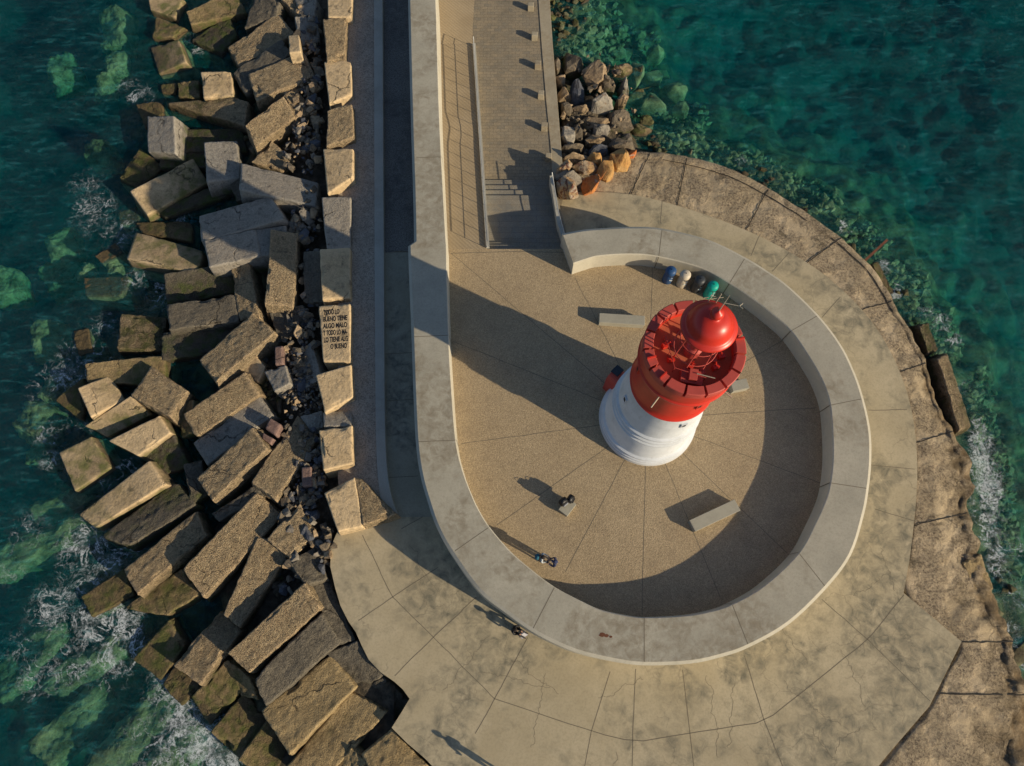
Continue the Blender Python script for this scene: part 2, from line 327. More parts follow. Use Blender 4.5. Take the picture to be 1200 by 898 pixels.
# ---------------------------------------------------------------- object helpers
def tag(o, label=None, cat=None, group=None, kind=None):
    if label: o['label'] = label
    if cat: o['category'] = cat
    if group: o['group'] = group
    if kind: o['kind'] = kind
    return o
def link(name, me, parent=None, loc=None):
    o = bpy.data.objects.new(name, me); COL.objects.link(o)
    if loc is not None: o.location = loc
    if parent is not None: o.parent = parent
    return o
def empty(name, loc, label, cat, group=None, rz=0):
    o = link(name, None); o.location = loc; o.rotation_euler.z = rz; o.empty_display_size = .3
    return tag(o, label, cat, group)
class MB:
    """mesh builder in world (or parent-local) coordinates with material slots"""
    def __init__(s): s.v = []; s.f = []; s.mi = []
    def face(s, pts, mi=0):
        i = len(s.v); s.v += [tuple(p) for p in pts]; s.f.append(list(range(i, i+len(pts)))); s.mi.append(mi)
    def grid(s, rows, mi=0, closed=False):
        i = len(s.v); n = len(rows[0])
        for r in rows: s.v += [tuple(p) for p in r]
        for a in range(len(rows)-1):
            for b in range(n-1 if not closed else n):
                c = (b+1) % n
                s.f.append([i+a*n+b, i+a*n+c, i+(a+1)*n+c, i+(a+1)*n+b]); s.mi.append(mi)
    def prism(s, poly, z0, z1, mi=0):
        n = len(poly); z1s = z1 if isinstance(z1, (list, tuple)) else [z1]*n
        A = sum(poly[i][0]*poly[(i+1) % n][1]-poly[(i+1) % n][0]*poly[i][1] for i in range(n))
        if A < 0: poly = poly[::-1]; z1s = z1s[::-1]
        top = [(p[0], p[1], z) for p, z in zip(poly, z1s)]; bot = [(p[0], p[1], z0) for p in poly]
        i = len(s.v); s.v += top+bot
        s.f.append(list(range(i, i+n))); s.mi.append(mi)
        s.f.append(list(range(i+2*n-1, i+n-1, -1))); s.mi.append(mi)
        for k in range(n):
            j = (k+1) % n; s.f.append([i+n+k, i+n+j, i+j, i+k]); s.mi.append(mi)
    def box(s, c, d, rz=0, mi=0, tilt=None):
        hx, hy, hz = d[0]/2, d[1]/2, d[2]/2; m = Matrix.Rotation(rz, 3, 'Z')
        if tilt: m = m @ Matrix.Rotation(tilt[0], 3, 'X') @ Matrix.Rotation(tilt[1], 3, 'Y')
        i = len(s.v)
        for x in (-hx, hx):
            for y in (-hy, hy):
                for z in (-hz, hz): s.v.append(tuple(Vector(c)+m @ Vector((x, y, z))))
        for f in ((0, 1, 3, 2), (4, 6, 7, 5), (0, 4, 5, 1), (2, 3, 7, 6), (0, 2, 6, 4), (1, 5, 7, 3)):
            s.f.append([i+k for k in f]); s.mi.append(mi)
    def tube(s, pts, r, seg=8, mi=0, r2=None):
        pts = [Vector(p) for p in pts]; rows = []
        for k, p in enumerate(pts):
            d = (pts[min(k+1, len(pts)-1)]-pts[max(k-1, 0)]).normalized()
            a = d.orthogonal().normalized() if abs(d.z) > .9 else d.cross(Vector((0, 0, 1))).normalized()
            b = d.cross(a); rr = r if r2 is None else r+(r2-r)*k/(len(pts)-1)
            rows.append([p+a*rr*math.cos(t*2*math.pi/seg)+b*rr*math.sin(t*2*math.pi/seg) for t in range(seg)])
        s.grid(rows, mi, True); s.face(rows[0], mi); s.face(rows[-1][::-1], mi)
    def lathe(s, prof, c=(0, 0), seg=48, mi=0, a0=0, a1=None):
        cl = a1 is None; a1 = 2*math.pi if cl else a1; n = seg if cl else seg+1
        rows = [[(c[0]+r*math.cos(a0+(a1-a0)*k/seg), c[1]+r*math.sin(a0+(a1-a0)*k/seg), z) for k in range(n)] for r, z in prof]
        s.grid(rows, mi, cl)
    def ribbon(s, pts, w, mi=1, dz=.004):
        pts = [Vector(p) for p in pts]; rows = []
        for k, p in enumerate(pts):
            d = pts[min(k+1, len(pts)-1)]-pts[max(k-1, 0)]; n = Vector((-d.y, d.x, 0))
            n = n.normalized()*w/2 if n.length > 0 else Vector((w/2, 0, 0))
            rows.append([p-n+Vector((0, 0, dz)), p+n+Vector((0, 0, dz))])
        s.grid([[r[1] for r in rows], [r[0] for r in rows]], mi)
    def build(s, name, mats, parent=None, smooth=False, origin=None, bevel=0, weld=True, auto=None):
        me = bpy.data.meshes.new(name)
        o3 = Vector(origin) if origin is not None else Vector((0, 0, 0))
        me.from_pydata([tuple(Vector(v)-o3) for v in s.v], [], s.f)
        for m in (mats if isinstance(mats, (list, tuple)) else [mats]): me.materials.append(m)
        for p, i in zip(me.polygons, s.mi): p.material_index = i
        bm = bmesh.new(); bm.from_mesh(me)
        if weld: bmesh.ops.remove_doubles(bm, verts=bm.verts, dist=1e-4)
        bmesh.ops.recalc_face_normals(bm, faces=bm.faces) if weld == 2 else None
        if smooth:
            for f in bm.faces: f.smooth = True
            if auto:
                for e in bm.edges:
                    if len(e.link_faces) == 2 and e.calc_face_angle(0) > auto: e.smooth = False
        bm.to_mesh(me); bm.free()
        o = link(name, me, parent, o3 if origin is not None else None)
        if bevel:
            md = o.modifiers.new('bevel', 'BEVEL'); md.width = bevel; md.segments = 2; md.limit_method = 'ANGLE'; md.angle_limit = R(35)
        return o
def resample(pts, n):
    pts = [Vector(p) for p in pts]; L = [0]
    for a, b in zip(pts, pts[1:]): L.append(L[-1]+(b-a).length)
    out = []; j = 0
    for k in range(n):
        t = L[-1]*k/(n-1)
        while j < len(pts)-2 and L[j+1] < t: j += 1
        q = (t-L[j])/max(L[j+1]-L[j], 1e-9); out.append(pts[j].lerp(pts[j+1], min(max(q, 0), 1)))
    return out
def smoothline(pts, sub=6):
    """Catmull-Rom through the points"""
    pts = [Vector(p) for p in pts]; out = []
    for i in range(len(pts)-1):
        p0, p1, p2, p3 = pts[max(i-1, 0)], pts[i], pts[i+1], pts[min(i+2, len(pts)-1)]
        for k in range(sub):
            t = k/sub
            out.append(.5*((2*p1)+(p2-p0)*t+(2*p0-5*p1+4*p2-p3)*t*t+(3*p1-p0-3*p2+p3)*t**3))
    out.append(pts[-1]); return out
def inside(x, y, poly):
    c = False; n = len(poly); j = n-1
    for i in range(n):
        a, b = poly[i], poly[j]
        if (a[1] > y) != (b[1] > y) and x < (b[0]-a[0])*(y-a[1])/(b[1]-a[1])+a[0]: c = not c
        j = i
    return c
def dist_line(x, y, pts):
    best = 1e9
    for a, b in zip(pts, pts[1:]):
        dx, dy = b[0]-a[0], b[1]-a[1]; L = dx*dx+dy*dy
        t = max(0, min(1, ((x-a[0])*dx+(y-a[1])*dy)/L)) if L else 0
        d = (a[0]+t*dx-x)**2+(a[1]+t*dy-y)**2
        if d < best: best = d
    return math.sqrt(best)

# ---------------------------------------------------------------- camera, sun, sky
cam = bpy.data.cameras.new('camera'); co = bpy.data.objects.new('camera', cam); COL.objects.link(co)
co.location = (0, 0, H); co.rotation_euler = (TH, 0, 0)
cam.sensor_width = 36; cam.lens = F/1200*36; cam.clip_end = 2000; cam.clip_start = .1; SC.camera = co
SUN_AZ, SUN_EL = R(151-180), R(21)
sd = Vector((math.cos(SUN_AZ)*math.cos(SUN_EL), math.sin(SUN_AZ)*math.cos(SUN_EL), math.sin(SUN_EL)))
sl = bpy.data.lights.new('sun', 'SUN'); so = bpy.data.objects.new('sun', sl); COL.objects.link(so)
so.rotation_euler = sd.to_track_quat('Z', 'Y').to_euler(); so.location = sd*80
sl.energy = 5.0; sl.angle = R(.5); sl.color = (1, .85, .62)
w = bpy.data.worlds.new('World'); SC.world = w; w.use_nodes = True; wn = w.node_tree
sky = wn.nodes.new('ShaderNodeTexSky'); sky.sky_type = 'NISHITA'; sky.sun_disc = False
sky.sun_elevation = SUN_EL; sky.sun_rotation = math.atan2(sd.x, sd.y)
bg = wn.nodes['Background']; hs = wn.nodes.new('ShaderNodeMix'); hs.data_type = 'RGBA'; hs.blend_type = 'MULTIPLY'; hs.inputs[0].default_value = 1
wn.links.new(sky.outputs[0], hs.inputs[6]); hs.inputs[7].default_value = (.86, .97, 1.12, 1)
wn.links.new(hs.outputs[2], bg.inputs[0]); bg.inputs[1].default_value = .082
SC.view_settings.view_transform = 'Standard'; SC.view_settings.look = 'None'; SC.view_settings.exposure = 0
# ================================================================ SETTING
def PX(lst, z): return [P(u, v, z) for u, v in lst]
def rough_h(x, y, amp=1.0):
    return amp*(.6*noise.noise(Vector((x*.5, y*.5, 1.7)))+.35*noise.noise(Vector((x*1.6, y*1.6, 5.1)))+.2*noise.noise(Vector((x*4, y*4, 9.3))))

APRON_EDGE = [(396, 622), (388, 640), (387, 664), (393, 690), (399, 710), (408, 728), (417, 741), (424, 757), (432, 773), (446, 788), (462, 799), (472, 808), (480, 819),
              (471, 834), (459, 853), (477, 871), (498, 889), (520, 912), (560, 960), (640, 1030)]
TIER_EDGE = [(960, 985), (1040, 885), (1089, 828), (1127, 752), (1059, 695), (1068, 640), (1075, 560), (1070, 490), (1052, 430), (1020, 375), (970, 325), (910, 287), (850, 260), (790, 240), (740, 228), (690, 225), (646, 228)]
tier_c = smoothline(PX([(1059, 695), (1068, 640), (1075, 560), (1070, 490), (1052, 430), (1020, 375), (970, 325), (910, 287), (850, 260), (790, 240), (740, 228), (690, 225), (646, 228)], PROM), 5)
apron_poly = PX(APRON_EDGE, PROM)+PX([(960, 985), (1040, 885), (1089, 828), (1127, 752)], PROM)+tier_c+PX([(646, 232), (500, 300), (448, 300), (448, 560), (462, 600)], PROM)
def wob(pts, a=.035): return [q+Vector((a*noise.noise(q*.9), a*noise.noise(q*.9+Vector((9, 0, 0))), 0))+Vector((a*.4*noise.noise(q*4), a*.4*noise.noise(q*4+Vector((5, 0, 0))), 0)) for q in pts]
ap = MB(); ap.prism([(p.x, p.y) for p in apron_poly], -6.5, PROM)
J = [[(425, 627), (460, 700)], [(420, 727), (460, 700), (513, 665)], [(462, 792), (508, 747), (558, 700)], [(508, 747), (580, 819)], [(557, 860), (580, 819), (618, 747)],
     [(460, 700), (508, 747)], [(580, 819), (693, 857), (741, 870), (896, 846), (1017, 750), (1059, 697)], [(745, 784), (741, 870), (740, 930)], [(872, 768), (896, 846), (930, 930)],
     [(963, 702), (1017, 750), (1090, 822)], [(1018, 481), (1063, 480)], [(1025, 597), (1073, 611)], [(774, 262), (776, 236)], [(880, 300), (891, 274)], [(905, 318), (925, 296)], [(470, 620), (500, 603)], [(963, 372), (985, 348)]]
for j in J:
    ap.ribbon(wob(resample(PX(j, PROM), 26)), .04, 1)
J2 = [[(715, 787), (693, 857), (682, 915)], [(1020, 545), (1072, 550)], [(800, 785), (815, 915)]]
for j in J2: ap.ribbon(resample(PX(j, PROM), 8), .035, 2)
rnd = random.Random(3)
for (u, v, du, dv, n) in [(575, 745, -60, 60, 22), (600, 775, 55, 40, 20), (640, 790, -20, 90, 22), (720, 880, -12, 80, 16), (862, 800, -8, 80, 18), (830, 790, 12, 95, 20), (920, 800, 65, 50, 22), (985, 760, 30, 70, 20), (1000, 700, 40, -30, 18),
                          (1030, 640, 25, 60, 18), (560, 790, 80, 20, 20), (700, 820, 60, -25, 16), (1010, 850, -40, 30, 16), (950, 850, 30, 40, 14), (480, 640, 30, 50, 14), (900, 720, 50, 60, 18), (1040, 760, 40, 30, 12)]:
    pts = []; wu = wv = 0.0; n = int(n*1.6)
    for k in range(n):
        t = k/(n-1); wu += rnd.uniform(-2.4, 2.4)-.12*wu; wv += rnd.uniform(-2.4, 2.4)-.12*wv; pts.append(P(u+du*t+wu, v+dv*t+wv, PROM))
    ap.ribbon(pts, .018, 2)
tag(ap.build('apron', [M['apron'], M['joint'], M['joint_soft']]), kind='structure')

# promenade, its coping, the ramp and the tan paving at its head
pr_edge = [(660, 232), (657, 172), (652, 110), (647, 50), (643, -10), (640, -60), (636, -120)]
pm = MB(); pm.prism([(p.x, p.y) for p in PX([(448, 300), (500, 300), (645, 300)]+pr_edge+[(448, -120)], PROM)], -6.5, PROM+.002)
tag(pm.build('promenade', M['paver']), kind='structure')
cp = MB(); cp.prism([(p.x, p.y) for p in PX([(661, 216), (657.5, 172), (652.5, 110), (647.5, 50), (643.5, -10), (640, -60), (627, -60), (630, -10), (635, 60), (640, 120), (645, 172), (648, 216)], PROM)], -1.6, PROM+.05)
tag(cp.build('promenade_edge', M['coping'], bevel=.02), kind='structure')
th = MB(); th.prism([(p.x, p.y) for p in PX([(505, -60), (505, 60), (553.5, 60), (554, 30), (556, 0), (557, -60)], PROM)], PROM-.1, PROM+.008)
tag(th.build('path', M['ramp']), kind='structure')
def ramp_z(v): # z along the ramp by photo row
    for (a, za), (b, zb) in (((292, 0), (168, -.62)), ((168, -.62), (146, -.62)), ((146, -.62), (48, PROM+.012))):
        if v >= b: return za+(zb-za)*(a-v)/(a-b)
    return PROM+.012
def rail_u(v): return 554.5+(v-53)*16.0/237
rp = MB(); rows = []
for v in range(292, 47, -6):
    z = ramp_z(v); rows.append([P(508, v, z), P(530, v, z), P(rail_u(v), v, z)])
rp.grid(rows)
tag(rp.build('ramp', M['ramp'], smooth=True), kind='structure')

# channel floor and the ledge on the seaward side
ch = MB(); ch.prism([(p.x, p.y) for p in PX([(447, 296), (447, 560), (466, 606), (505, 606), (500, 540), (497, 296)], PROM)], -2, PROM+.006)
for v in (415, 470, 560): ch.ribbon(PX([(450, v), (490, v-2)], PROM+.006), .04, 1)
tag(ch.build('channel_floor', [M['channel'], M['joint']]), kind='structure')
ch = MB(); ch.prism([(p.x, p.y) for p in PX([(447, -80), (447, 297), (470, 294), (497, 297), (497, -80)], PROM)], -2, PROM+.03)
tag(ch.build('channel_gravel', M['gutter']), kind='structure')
le = MB(); le.prism([(p.x, p.y) for p in PX([(396, -80), (396, 560), (400, 612), (455, 610), (446, 590), (441, 540), (440, 470), (439, 300), (438, -80)], LEDGE)], -6, LEDGE)
tag(le.build('ledge', M['ledge']), kind='structure')
ke = MB(); a = smoothline(PX([(438, -80), (438.5, 120), (439, 300), (440, 470), (441.5, 540), (446, 585), (453, 609)], LEDGE), 4)
b_ = smoothline(PX([(448, -80), (449, 120), (450, 300), (451, 470), (453, 540), (458, 578), (466, 603)], LEDGE), 4)
ke.prism([(p.x, p.y) for p in a]+[(p.x, p.y) for p in b_[::-1]], -1.5, LEDGE+.06)
tag(ke.build('ledge_kerb', M['kerb'], bevel=.025), kind='structure')

# round plaza floor
PAIRS = [((477, -50), (508, -50)), ((478, 0), (511, 0)), ((481, 130), (515, 130)), ((484, 230), (520, 230)), ((485, 283), (523, 283)), ((478, 288), (523.5, 288)), ((479, 320), (524, 320)),
         ((482, 395), (526, 393)), ((484, 455), (529.5, 455)), ((487, 518), (534.5, 516)), ((492, 555), (542, 550)), ((500, 585), (553, 580)), ((511, 617), (562, 599)), ((528, 648), (574, 618)), ((560, 692), (597, 645)), ((592, 718), (622, 667)),
         ((623, 740), (650, 688)), ((656, 757), (680, 704)), ((683, 767), (702, 714)), ((720, 775.5), (727, 720)), ((755, 780), (755, 723.5)), ((809, 778), (802, 721.5)), ((845, 770.5), (832, 716.5)), ((878, 759), (858, 708)), ((925, 732), (896, 686)),
         ((969, 690), (936, 648)), ((998, 651), (956, 612)), ((1013, 605), (968, 585)), ((1019, 573), (973, 566)), ((1022, 540), (976, 541)), ((1021, 505), (976, 513)), ((1013, 467), (973, 475)), ((1002, 435), (965, 449)), ((986, 403), (951, 423)),
         ((960, 369), (927, 388)), ((925, 335), (900, 364)), ((900, 317), (879, 348)), ((874, 301), (855, 332)), ((830, 280), (822, 314)), ((776, 267), (772, 301)), ((740, 265), (740, 298)), ((700, 267), (703, 300)), ((680, 269), (687, 304)), ((659, 273), (672, 309))]
pi_ = [P(*b, WALLTOP) for a, b in PAIRS]; po_ = [P(*a, WALLTOP) for a, b in PAIRS]
def dense(pts, i0, i1): return smoothline(pts[i0:i1], 5)
IN = dense(pi_, 0, 5)+dense(pi_, 5, len(pi_)); OUT = dense(po_, 0, 5)+dense(po_, 5, len(po_))
mid = [((a+b_)/2) for a, b_ in zip(IN, OUT)]
k0 = len(dense(pi_, 0, 5))
fl = MB(); poly = [(p.x, p.y) for p in mid[k0:]]
e = P(672, 292, 0); s = P(505, 292, 0)
poly = [(s.x, s.y)]+poly+[(P(668, 292, 0).x, P(668, 292, 0).y)]
fl.prism(poly, -1.29, 0.0)
C = P(758, 491, 0); C = Vector((C.x, C.y, 0))
for q in [(529, 297), (674, 326), (765, 314), (860, 345), (924, 395), (957, 478), (961, 566), (922, 648), (844, 700), (752, 720), (662, 671), (582, 616), (541, 520), (531, 400)]:
    e_ = P(*q, 0); fl.ribbon(wob(resample([C+(e_-C).normalized()*2.3, e_], 20), .03), .034, 1)
fl.ribbon([P(528, 297, 0), P(600, 295, 0), P(668, 296, 0)], .04, 1)
tag(fl.build('plaza_floor', [M['plaza'], M['joint']]), kind='structure')

# ---- parapet wall (one thing, one continuous snail-shaped wall)
wl = MB(); ch_w = .17
rows = []
for a, b_ in zip(IN, OUT):
    n = (b_-a); n.z = 0; n.normalize()
    o = b_
    rows.append([Vector((a.x, a.y, -1.5))-n*.03, Vector((a.x, a.y, WALLTOP-.05))-n*.005, Vector((a.x, a.y, WALLTOP))+n*.05, Vector((o.x, o.y, WALLTOP))-n*ch_w, Vector((o.x, o.y, WALLTOP-.10)), Vector((o.x, o.y, -1.5))+n*.10])
i0 = len(wl.v)
for r in rows: wl.v += [tuple(p) for p in r]
MI = [1, 1, 0, 1, 1]
for k in range(len(rows)-1):
    for j in range(5):
        wl.f.append([i0+k*6+j, i0+k*6+j+1, i0+(k+1)*6+j+1, i0+(k+1)*6+j]); wl.mi.append(MI[j])
wl.face(rows[0], 1); wl.face(rows[-1][::-1], 1)
for (o, i) in [((485, 185), (517.5, 184)), ((482, 395), (526, 393)), ((487, 518), (534.5, 516)), ((530, 648), (573, 618)), ((623, 740), (650, 688)), ((755, 780), (755, 723.5)), ((878, 759), (858, 708)), ((969, 690), (936, 648)), ((1019, 573), (973, 566)), ((1013, 467), (973, 475)), ((960, 369), (927, 388)), ((874, 301), (855, 332)), ((776, 267), (772, 301))]:
    a, b_ = P(*i, WALLTOP), P(*o, WALLTOP); d = (b_-a).normalized()
    wl.ribbon([a+d*.05, b_-d*ch_w], .036, 2)
    t = Vector((-d.y, d.x, 0))*.025
    q = a-d*.032
    wl.face([q+t, q-t, Vector((q.x-t.x, q.y-t.y, -.02))-d*.01, Vector((q.x+t.x, q.y+t.y, -.02))-d*.01], 2)
wall = wl.build('parapet_wall', [M['walltop'], M['wallface'], M['joint']], weld=False)
tag(wall, 'thick pale concrete parapet wall curling like a snail shell around the lighthouse plaza', 'wall')
# rust mark left by a lost fitting
rs = MB(); c_ = P(708, 744, WALLTOP)
for q in range(3):
    cc = c_+Vector((q*.22-.1, -.05*q, .006+.003*q)); rr = .16-.04*q
    rs.face([cc+Vector((rr*math.cos(t*.7)*(1+.4*math.sin(t*3)), rr*.7*math.sin(t*.7), 0)) for t in range(9)])
rs.build('rust_stain', M['rustysteel'], wall)

# ---- steps down to the promenade
st = MB()
def rgt(v): return 647+(v-211)*.16 if v < 270 else 656.5+(v-270)*.5
def tread(v0, v1, z):
    st.prism([(p.x, p.y) for p in (P(rail_u(v0)+1, v0, z), P(rgt(v0)+3, v0, z), P(rgt(v1)+3, v1, z), P(rail_u(v1)+1, v1, z))], -1.4, z)
tread(293, 290, -.18); tread(290.4, 287, -.36); tread(287.4, 284, -.54); tread(284.4, 229, LAND); tread(229.4, 223, -.87); tread(223.4, 217, -1.015); tread(217.4, 211, -1.16)
tag(st.build('stairs', M['step'], weld=False, bevel=.012), 'broad stone steps with a middle landing between the ramp railing and the parapet wall end', 'stairs')
kb = MB()
ln = [P(rgt(v), v, 0) for v in (206, 225, 245, 262, 278, 290)]
for a, b_ in zip(ln, ln[1:]):
    d = (b_-a); L = d.length; c_ = (a+b_)/2
    kb.box((c_.x, c_.y, -.75), (L+.02, .22, 1.5), math.atan2(d.y, d.x))
tag(kb.build('kerb_wall', M['kerb'], weld=False), 'low grey kerb wall along the right side of the steps by the orange rocks', 'kerb')

# ---- ramp kerb + railings
def railing(name, label, base, h, kerb=None, step=1.0, double=True):
    """base: polyline of Vectors at foot level"""
    c0 = base[0]; root = empty(name, c0, label, 'railing')
    loc = [p-c0 for p in base]
    t1 = MB(); t1.tube([p+Vector((0, 0, h)) for p in loc], .028, 8); t1.build('handrail', M['steel'], root, smooth=True)
    if double:
        t2 = MB(); t2.tube([p+Vector((0, 0, h*.55)) for p in loc], .016, 6); t2.build('middle_rail', M['steel'], root, smooth=True)
    L = sum((b-a).length for a, b in zip(loc, loc[1:])); n = max(2, int(L/step)+1)
    for p in resample(loc, n):
        t3 = MB(); t3.tube([p+Vector((0, 0, -.02)), p+Vector((0, 0, h))], .02, 6); t3.build('post', M['steel'], root, smooth=True)
    return root
kb = MB(); kv = [v for v in range(53, 292, 8)]+[291]
for v0, v1 in zip(kv, kv[1:]):
    a, b_ = P(rail_u(v0)+1.2, v0, ramp_z(v0)), P(rail_u(v1)+1.2, v1, ramp_z(v1)); d = b_-a; za, zb = a.z+.17, b_.z+.17
    n = Vector((-d.y, d.x, 0)).normalized()*.11
    kb.prism([(a.x-n.x, a.y-n.y), (b_.x-n.x, b_.y-n.y), (b_.x+n.x, b_.y+n.y), (a.x+n.x, a.y+n.y)], PROM-.05, [za, zb, zb, za])
tag(kb.build('ramp_kerb', M['kerb'], weld=False), 'long narrow concrete kerb between the ribbed ramp and the paved promenade', 'kerb')
railing('railing', 'long thin metal railing on the kerb between the ramp and the promenade', [P(rail_u(v)+.8, v, ramp_z(v)+.16) for v in (53, 100, 146, 168, 220, 290)], .78, step=1.05)
railing('railing', 'short metal railing on the low kerb wall right of the steps', [P(rgt(v)+.4, v, -.02) for v in (206, 225, 250, 280)], .34, step=3.0, double=False)

# ---- eroded quay ring outside the smooth apron
QP = [((655, 230), (690, 192)), ((690, 227), (715, 184)), ((740, 229), (762, 179)), ((790, 241), (800, 184)), ((850, 261), (868, 205)), ((910, 288), (945, 250)), ((970, 326), (1010, 303)), ((1020, 376), (1054, 370)), ((1052, 431), (1086, 420)),
      ((1070, 491), (1110, 478)), ((1075, 560), (1132, 545)), ((1068, 640), (1142, 626)), ((1062, 690), (1163, 683)), ((1100, 730), (1177, 722)), ((1127, 754), (1188, 755)), ((1110, 790), (1198, 792)), ((1089, 830), (1212, 835)), ((1040, 887), (1225, 910)), ((960, 990), (1235, 1040))]
qi = smoothline([P(a[0]-2, a[1]+1, -1.4) for a, b in QP], 12); qo = smoothline([P(*b, -1.8) for a, b in QP], 12)
def quayP(k, t):
    a, b_ = qi[k], qo[k]
    p = a.lerp(b_, t); jag = noise.noise(Vector((b_.x*.35, b_.y*.35, 3)))*.55+noise.noise(Vector((b_.x*1.3, b_.y*1.3, 7)))*.25
    d = (b_-a); d.z = 0; d.normalize(); right = max(0, min(1, (k-70)/50))
    p = p+d*jag*max(0, t-.4)*(.45+2.0*right)
    z = -1.42-.30*t*t+(.07 if .84 < t < .99 else 0)
    z += rough_h(p.x, p.y, .12+.36*right*t)
    rr_ = right*max(0, t-.35)/.65
    z -= rr_*(.25+.45*max(0, noise.noise(Vector((p.x*.45, p.y*.45, 11))))) + rr_*.35*abs(noise.noise(Vector((p.x*1.5, p.y*1.5, 2))))
    return Vector((p.x, p.y, z))
TT = [0, .06, .12, .18, .24, .3, .36, .42, .48, .54, .6, .66, .72, .78, .83, .85, .92, .98, 1.0]
qm = MB(); rows = []
NQ = len(qi)
for k in range(NQ):
    a, b_ = qi[k], qo[k]; d = (b_-a); d.z = 0; d.normalize()
    r = [quayP(k, t) for t in TT]; e_ = r[-1]
    j = rough_h(e_.x*1.7, e_.y*1.7, .5)
    r += [e_+d*(.10+.1*j)+Vector((0, 0, -.35)), e_+d*(.35+.3*j)+Vector((0, 0, -.9)), e_+d*(.8+.5*j)+Vector((0, 0, -1.3)), e_+d*1.6+Vector((0, 0, -2.3+j*.3))]
    rows.append([Vector((r[0].x, r[0].y, -6))]+r)
# finer rows
fr = []
for a, b_ in zip(rows, rows[1:]):
    fr.append(a); fr.append([p.lerp(q, .5)+Vector((0, 0, .05*noise.noise(p*3))) for p, q in zip(a, b_)])
fr.append(rows[-1]); qm.grid(fr)
for (iu, iv) in [(794, 232), (874, 264), (946, 302), (1008, 364), (1052, 436), (1072, 520), (1072, 620), (1127, 752), (740, 229), (1098, 812)]:
    g = P(iu, iv, -1.4); k = min(range(NQ), key=lambda i: (qi[i]-g).length)
    qm.ribbon([quayP(k, t)+Vector((.06*noise.noise(Vector((t*9, k, 0))), .06*noise.noise(Vector((t*9, k, 5))), .03)) for t in [x/16 for x in range(17)]], .06, 1)
for (k0_, k1_) in [(30, 62), (66, 84)]:
    qm.ribbon([quayP(k, .835)+Vector((0, 0, .05)) for k in range(k0_, k1_)], .05, 1)
tag(qm.build('quay', [M['quay'], M['hole']], smooth=True, weld=False), kind='structure')
def slabthing(name, label, quad, z, depth, mat, cat):
    pts = PX(quad, z); c_ = sum(pts, Vector())/len(pts)
    return make_block(name, label, quad, z, mat, depth, cat=cat)

# ---- seabed and breakwater mound
land_l = PX([(412, -200), (412, 560), (388, 640), (400, 710), (462, 800), (470, 860), (520, 930), (640, 1100), (700, 1500)], -1.6)
shore_r = PX([(630, -300), (640, -60), (657, 172)], -1.9)+[q for q in qo[::4]]+PX([(1240, 1500)], -1.9)
Ll = [(p.x, p.y) for p in land_l]; Lr = [(p.x, p.y) for p in shore_r]
landpoly = Ll[::-1]+[(P(412, -400, -1.6).x, P(412, -400, -1.6).y)]+[(P(630, -400, -1.6).x, P(630, -400, -1.6).y)]+Lr
def prof(d, tab):
    for (a, za), (b_, zb) in zip(tab, tab[1:]):
        if d <= b_: return za+(zb-za)*(d-a)/(b_-a)
    return tab[-1][1]
TL = [(0, -1.9), (5, -2.7), (9, -3.4), (13, -4.7), (17, -6.2), (26, -9), (200, -13)]
TR = [(0, -3.1), (1.2, -3.45), (3, -4.1), (6, -5.4), (10, -7.2), (18, -10), (200, -13)]
pile = P(700, 140, -2.5)
def seabed_z(x, y):
    if inside(x, y, landpoly): return -6.3
    dl = dist_line(x, y, Ll); dr = dist_line(x, y, Lr)
    nz = .55*noise.noise(Vector((x*.3, y*.3, 0)))+.42*noise.noise(Vector((x*.9, y*.9, 4)))+.2*abs(noise.noise(Vector((x*2.1, y*2.1, 8))))
    if dl < dr: return prof(dl, TL)+nz*(.6 if dl < 10 else .7)
    z = prof(dr, TR)+nz*(.75+min(1, dr*.12))
    d = math.hypot(x-pile.x, y-pile.y); return z+1.9*math.exp(-(d/3.0)**2)
def axis(lo, hi, step, far):
    a = []; x = lo
    while x <= hi: a.append(x); x += step
    g = step*2; x = a[-1]
    while x < far: x += g; g *= 1.5; a.append(x)
    g = step*2; x = a[0]; pre = []
    while x > -far: x -= g; g *= 1.5; pre.append(x)
    return pre[::-1]+a
def heightgrid(name, xs, ys, fn, mat):
    nx = len(xs); v = [(x, y, fn(x, y)) for y in ys for x in xs]
    f = [[j*nx+i, j*nx+i+1, (j+1)*nx+i+1, (j+1)*nx+i] for j in range(len(ys)-1) for i in range(nx-1)]
    me = bpy.data.meshes.new(name); me.from_pydata(v, [], f); me.materials.append(mat)
    for p in me.polygons: p.use_smooth = True
    return link(name, me)
tag(heightgrid('seabed', axis(-40, 42, .42, 400), axis(-16, 52, .42, 400), seabed_z, M['seabed']), kind='structure')

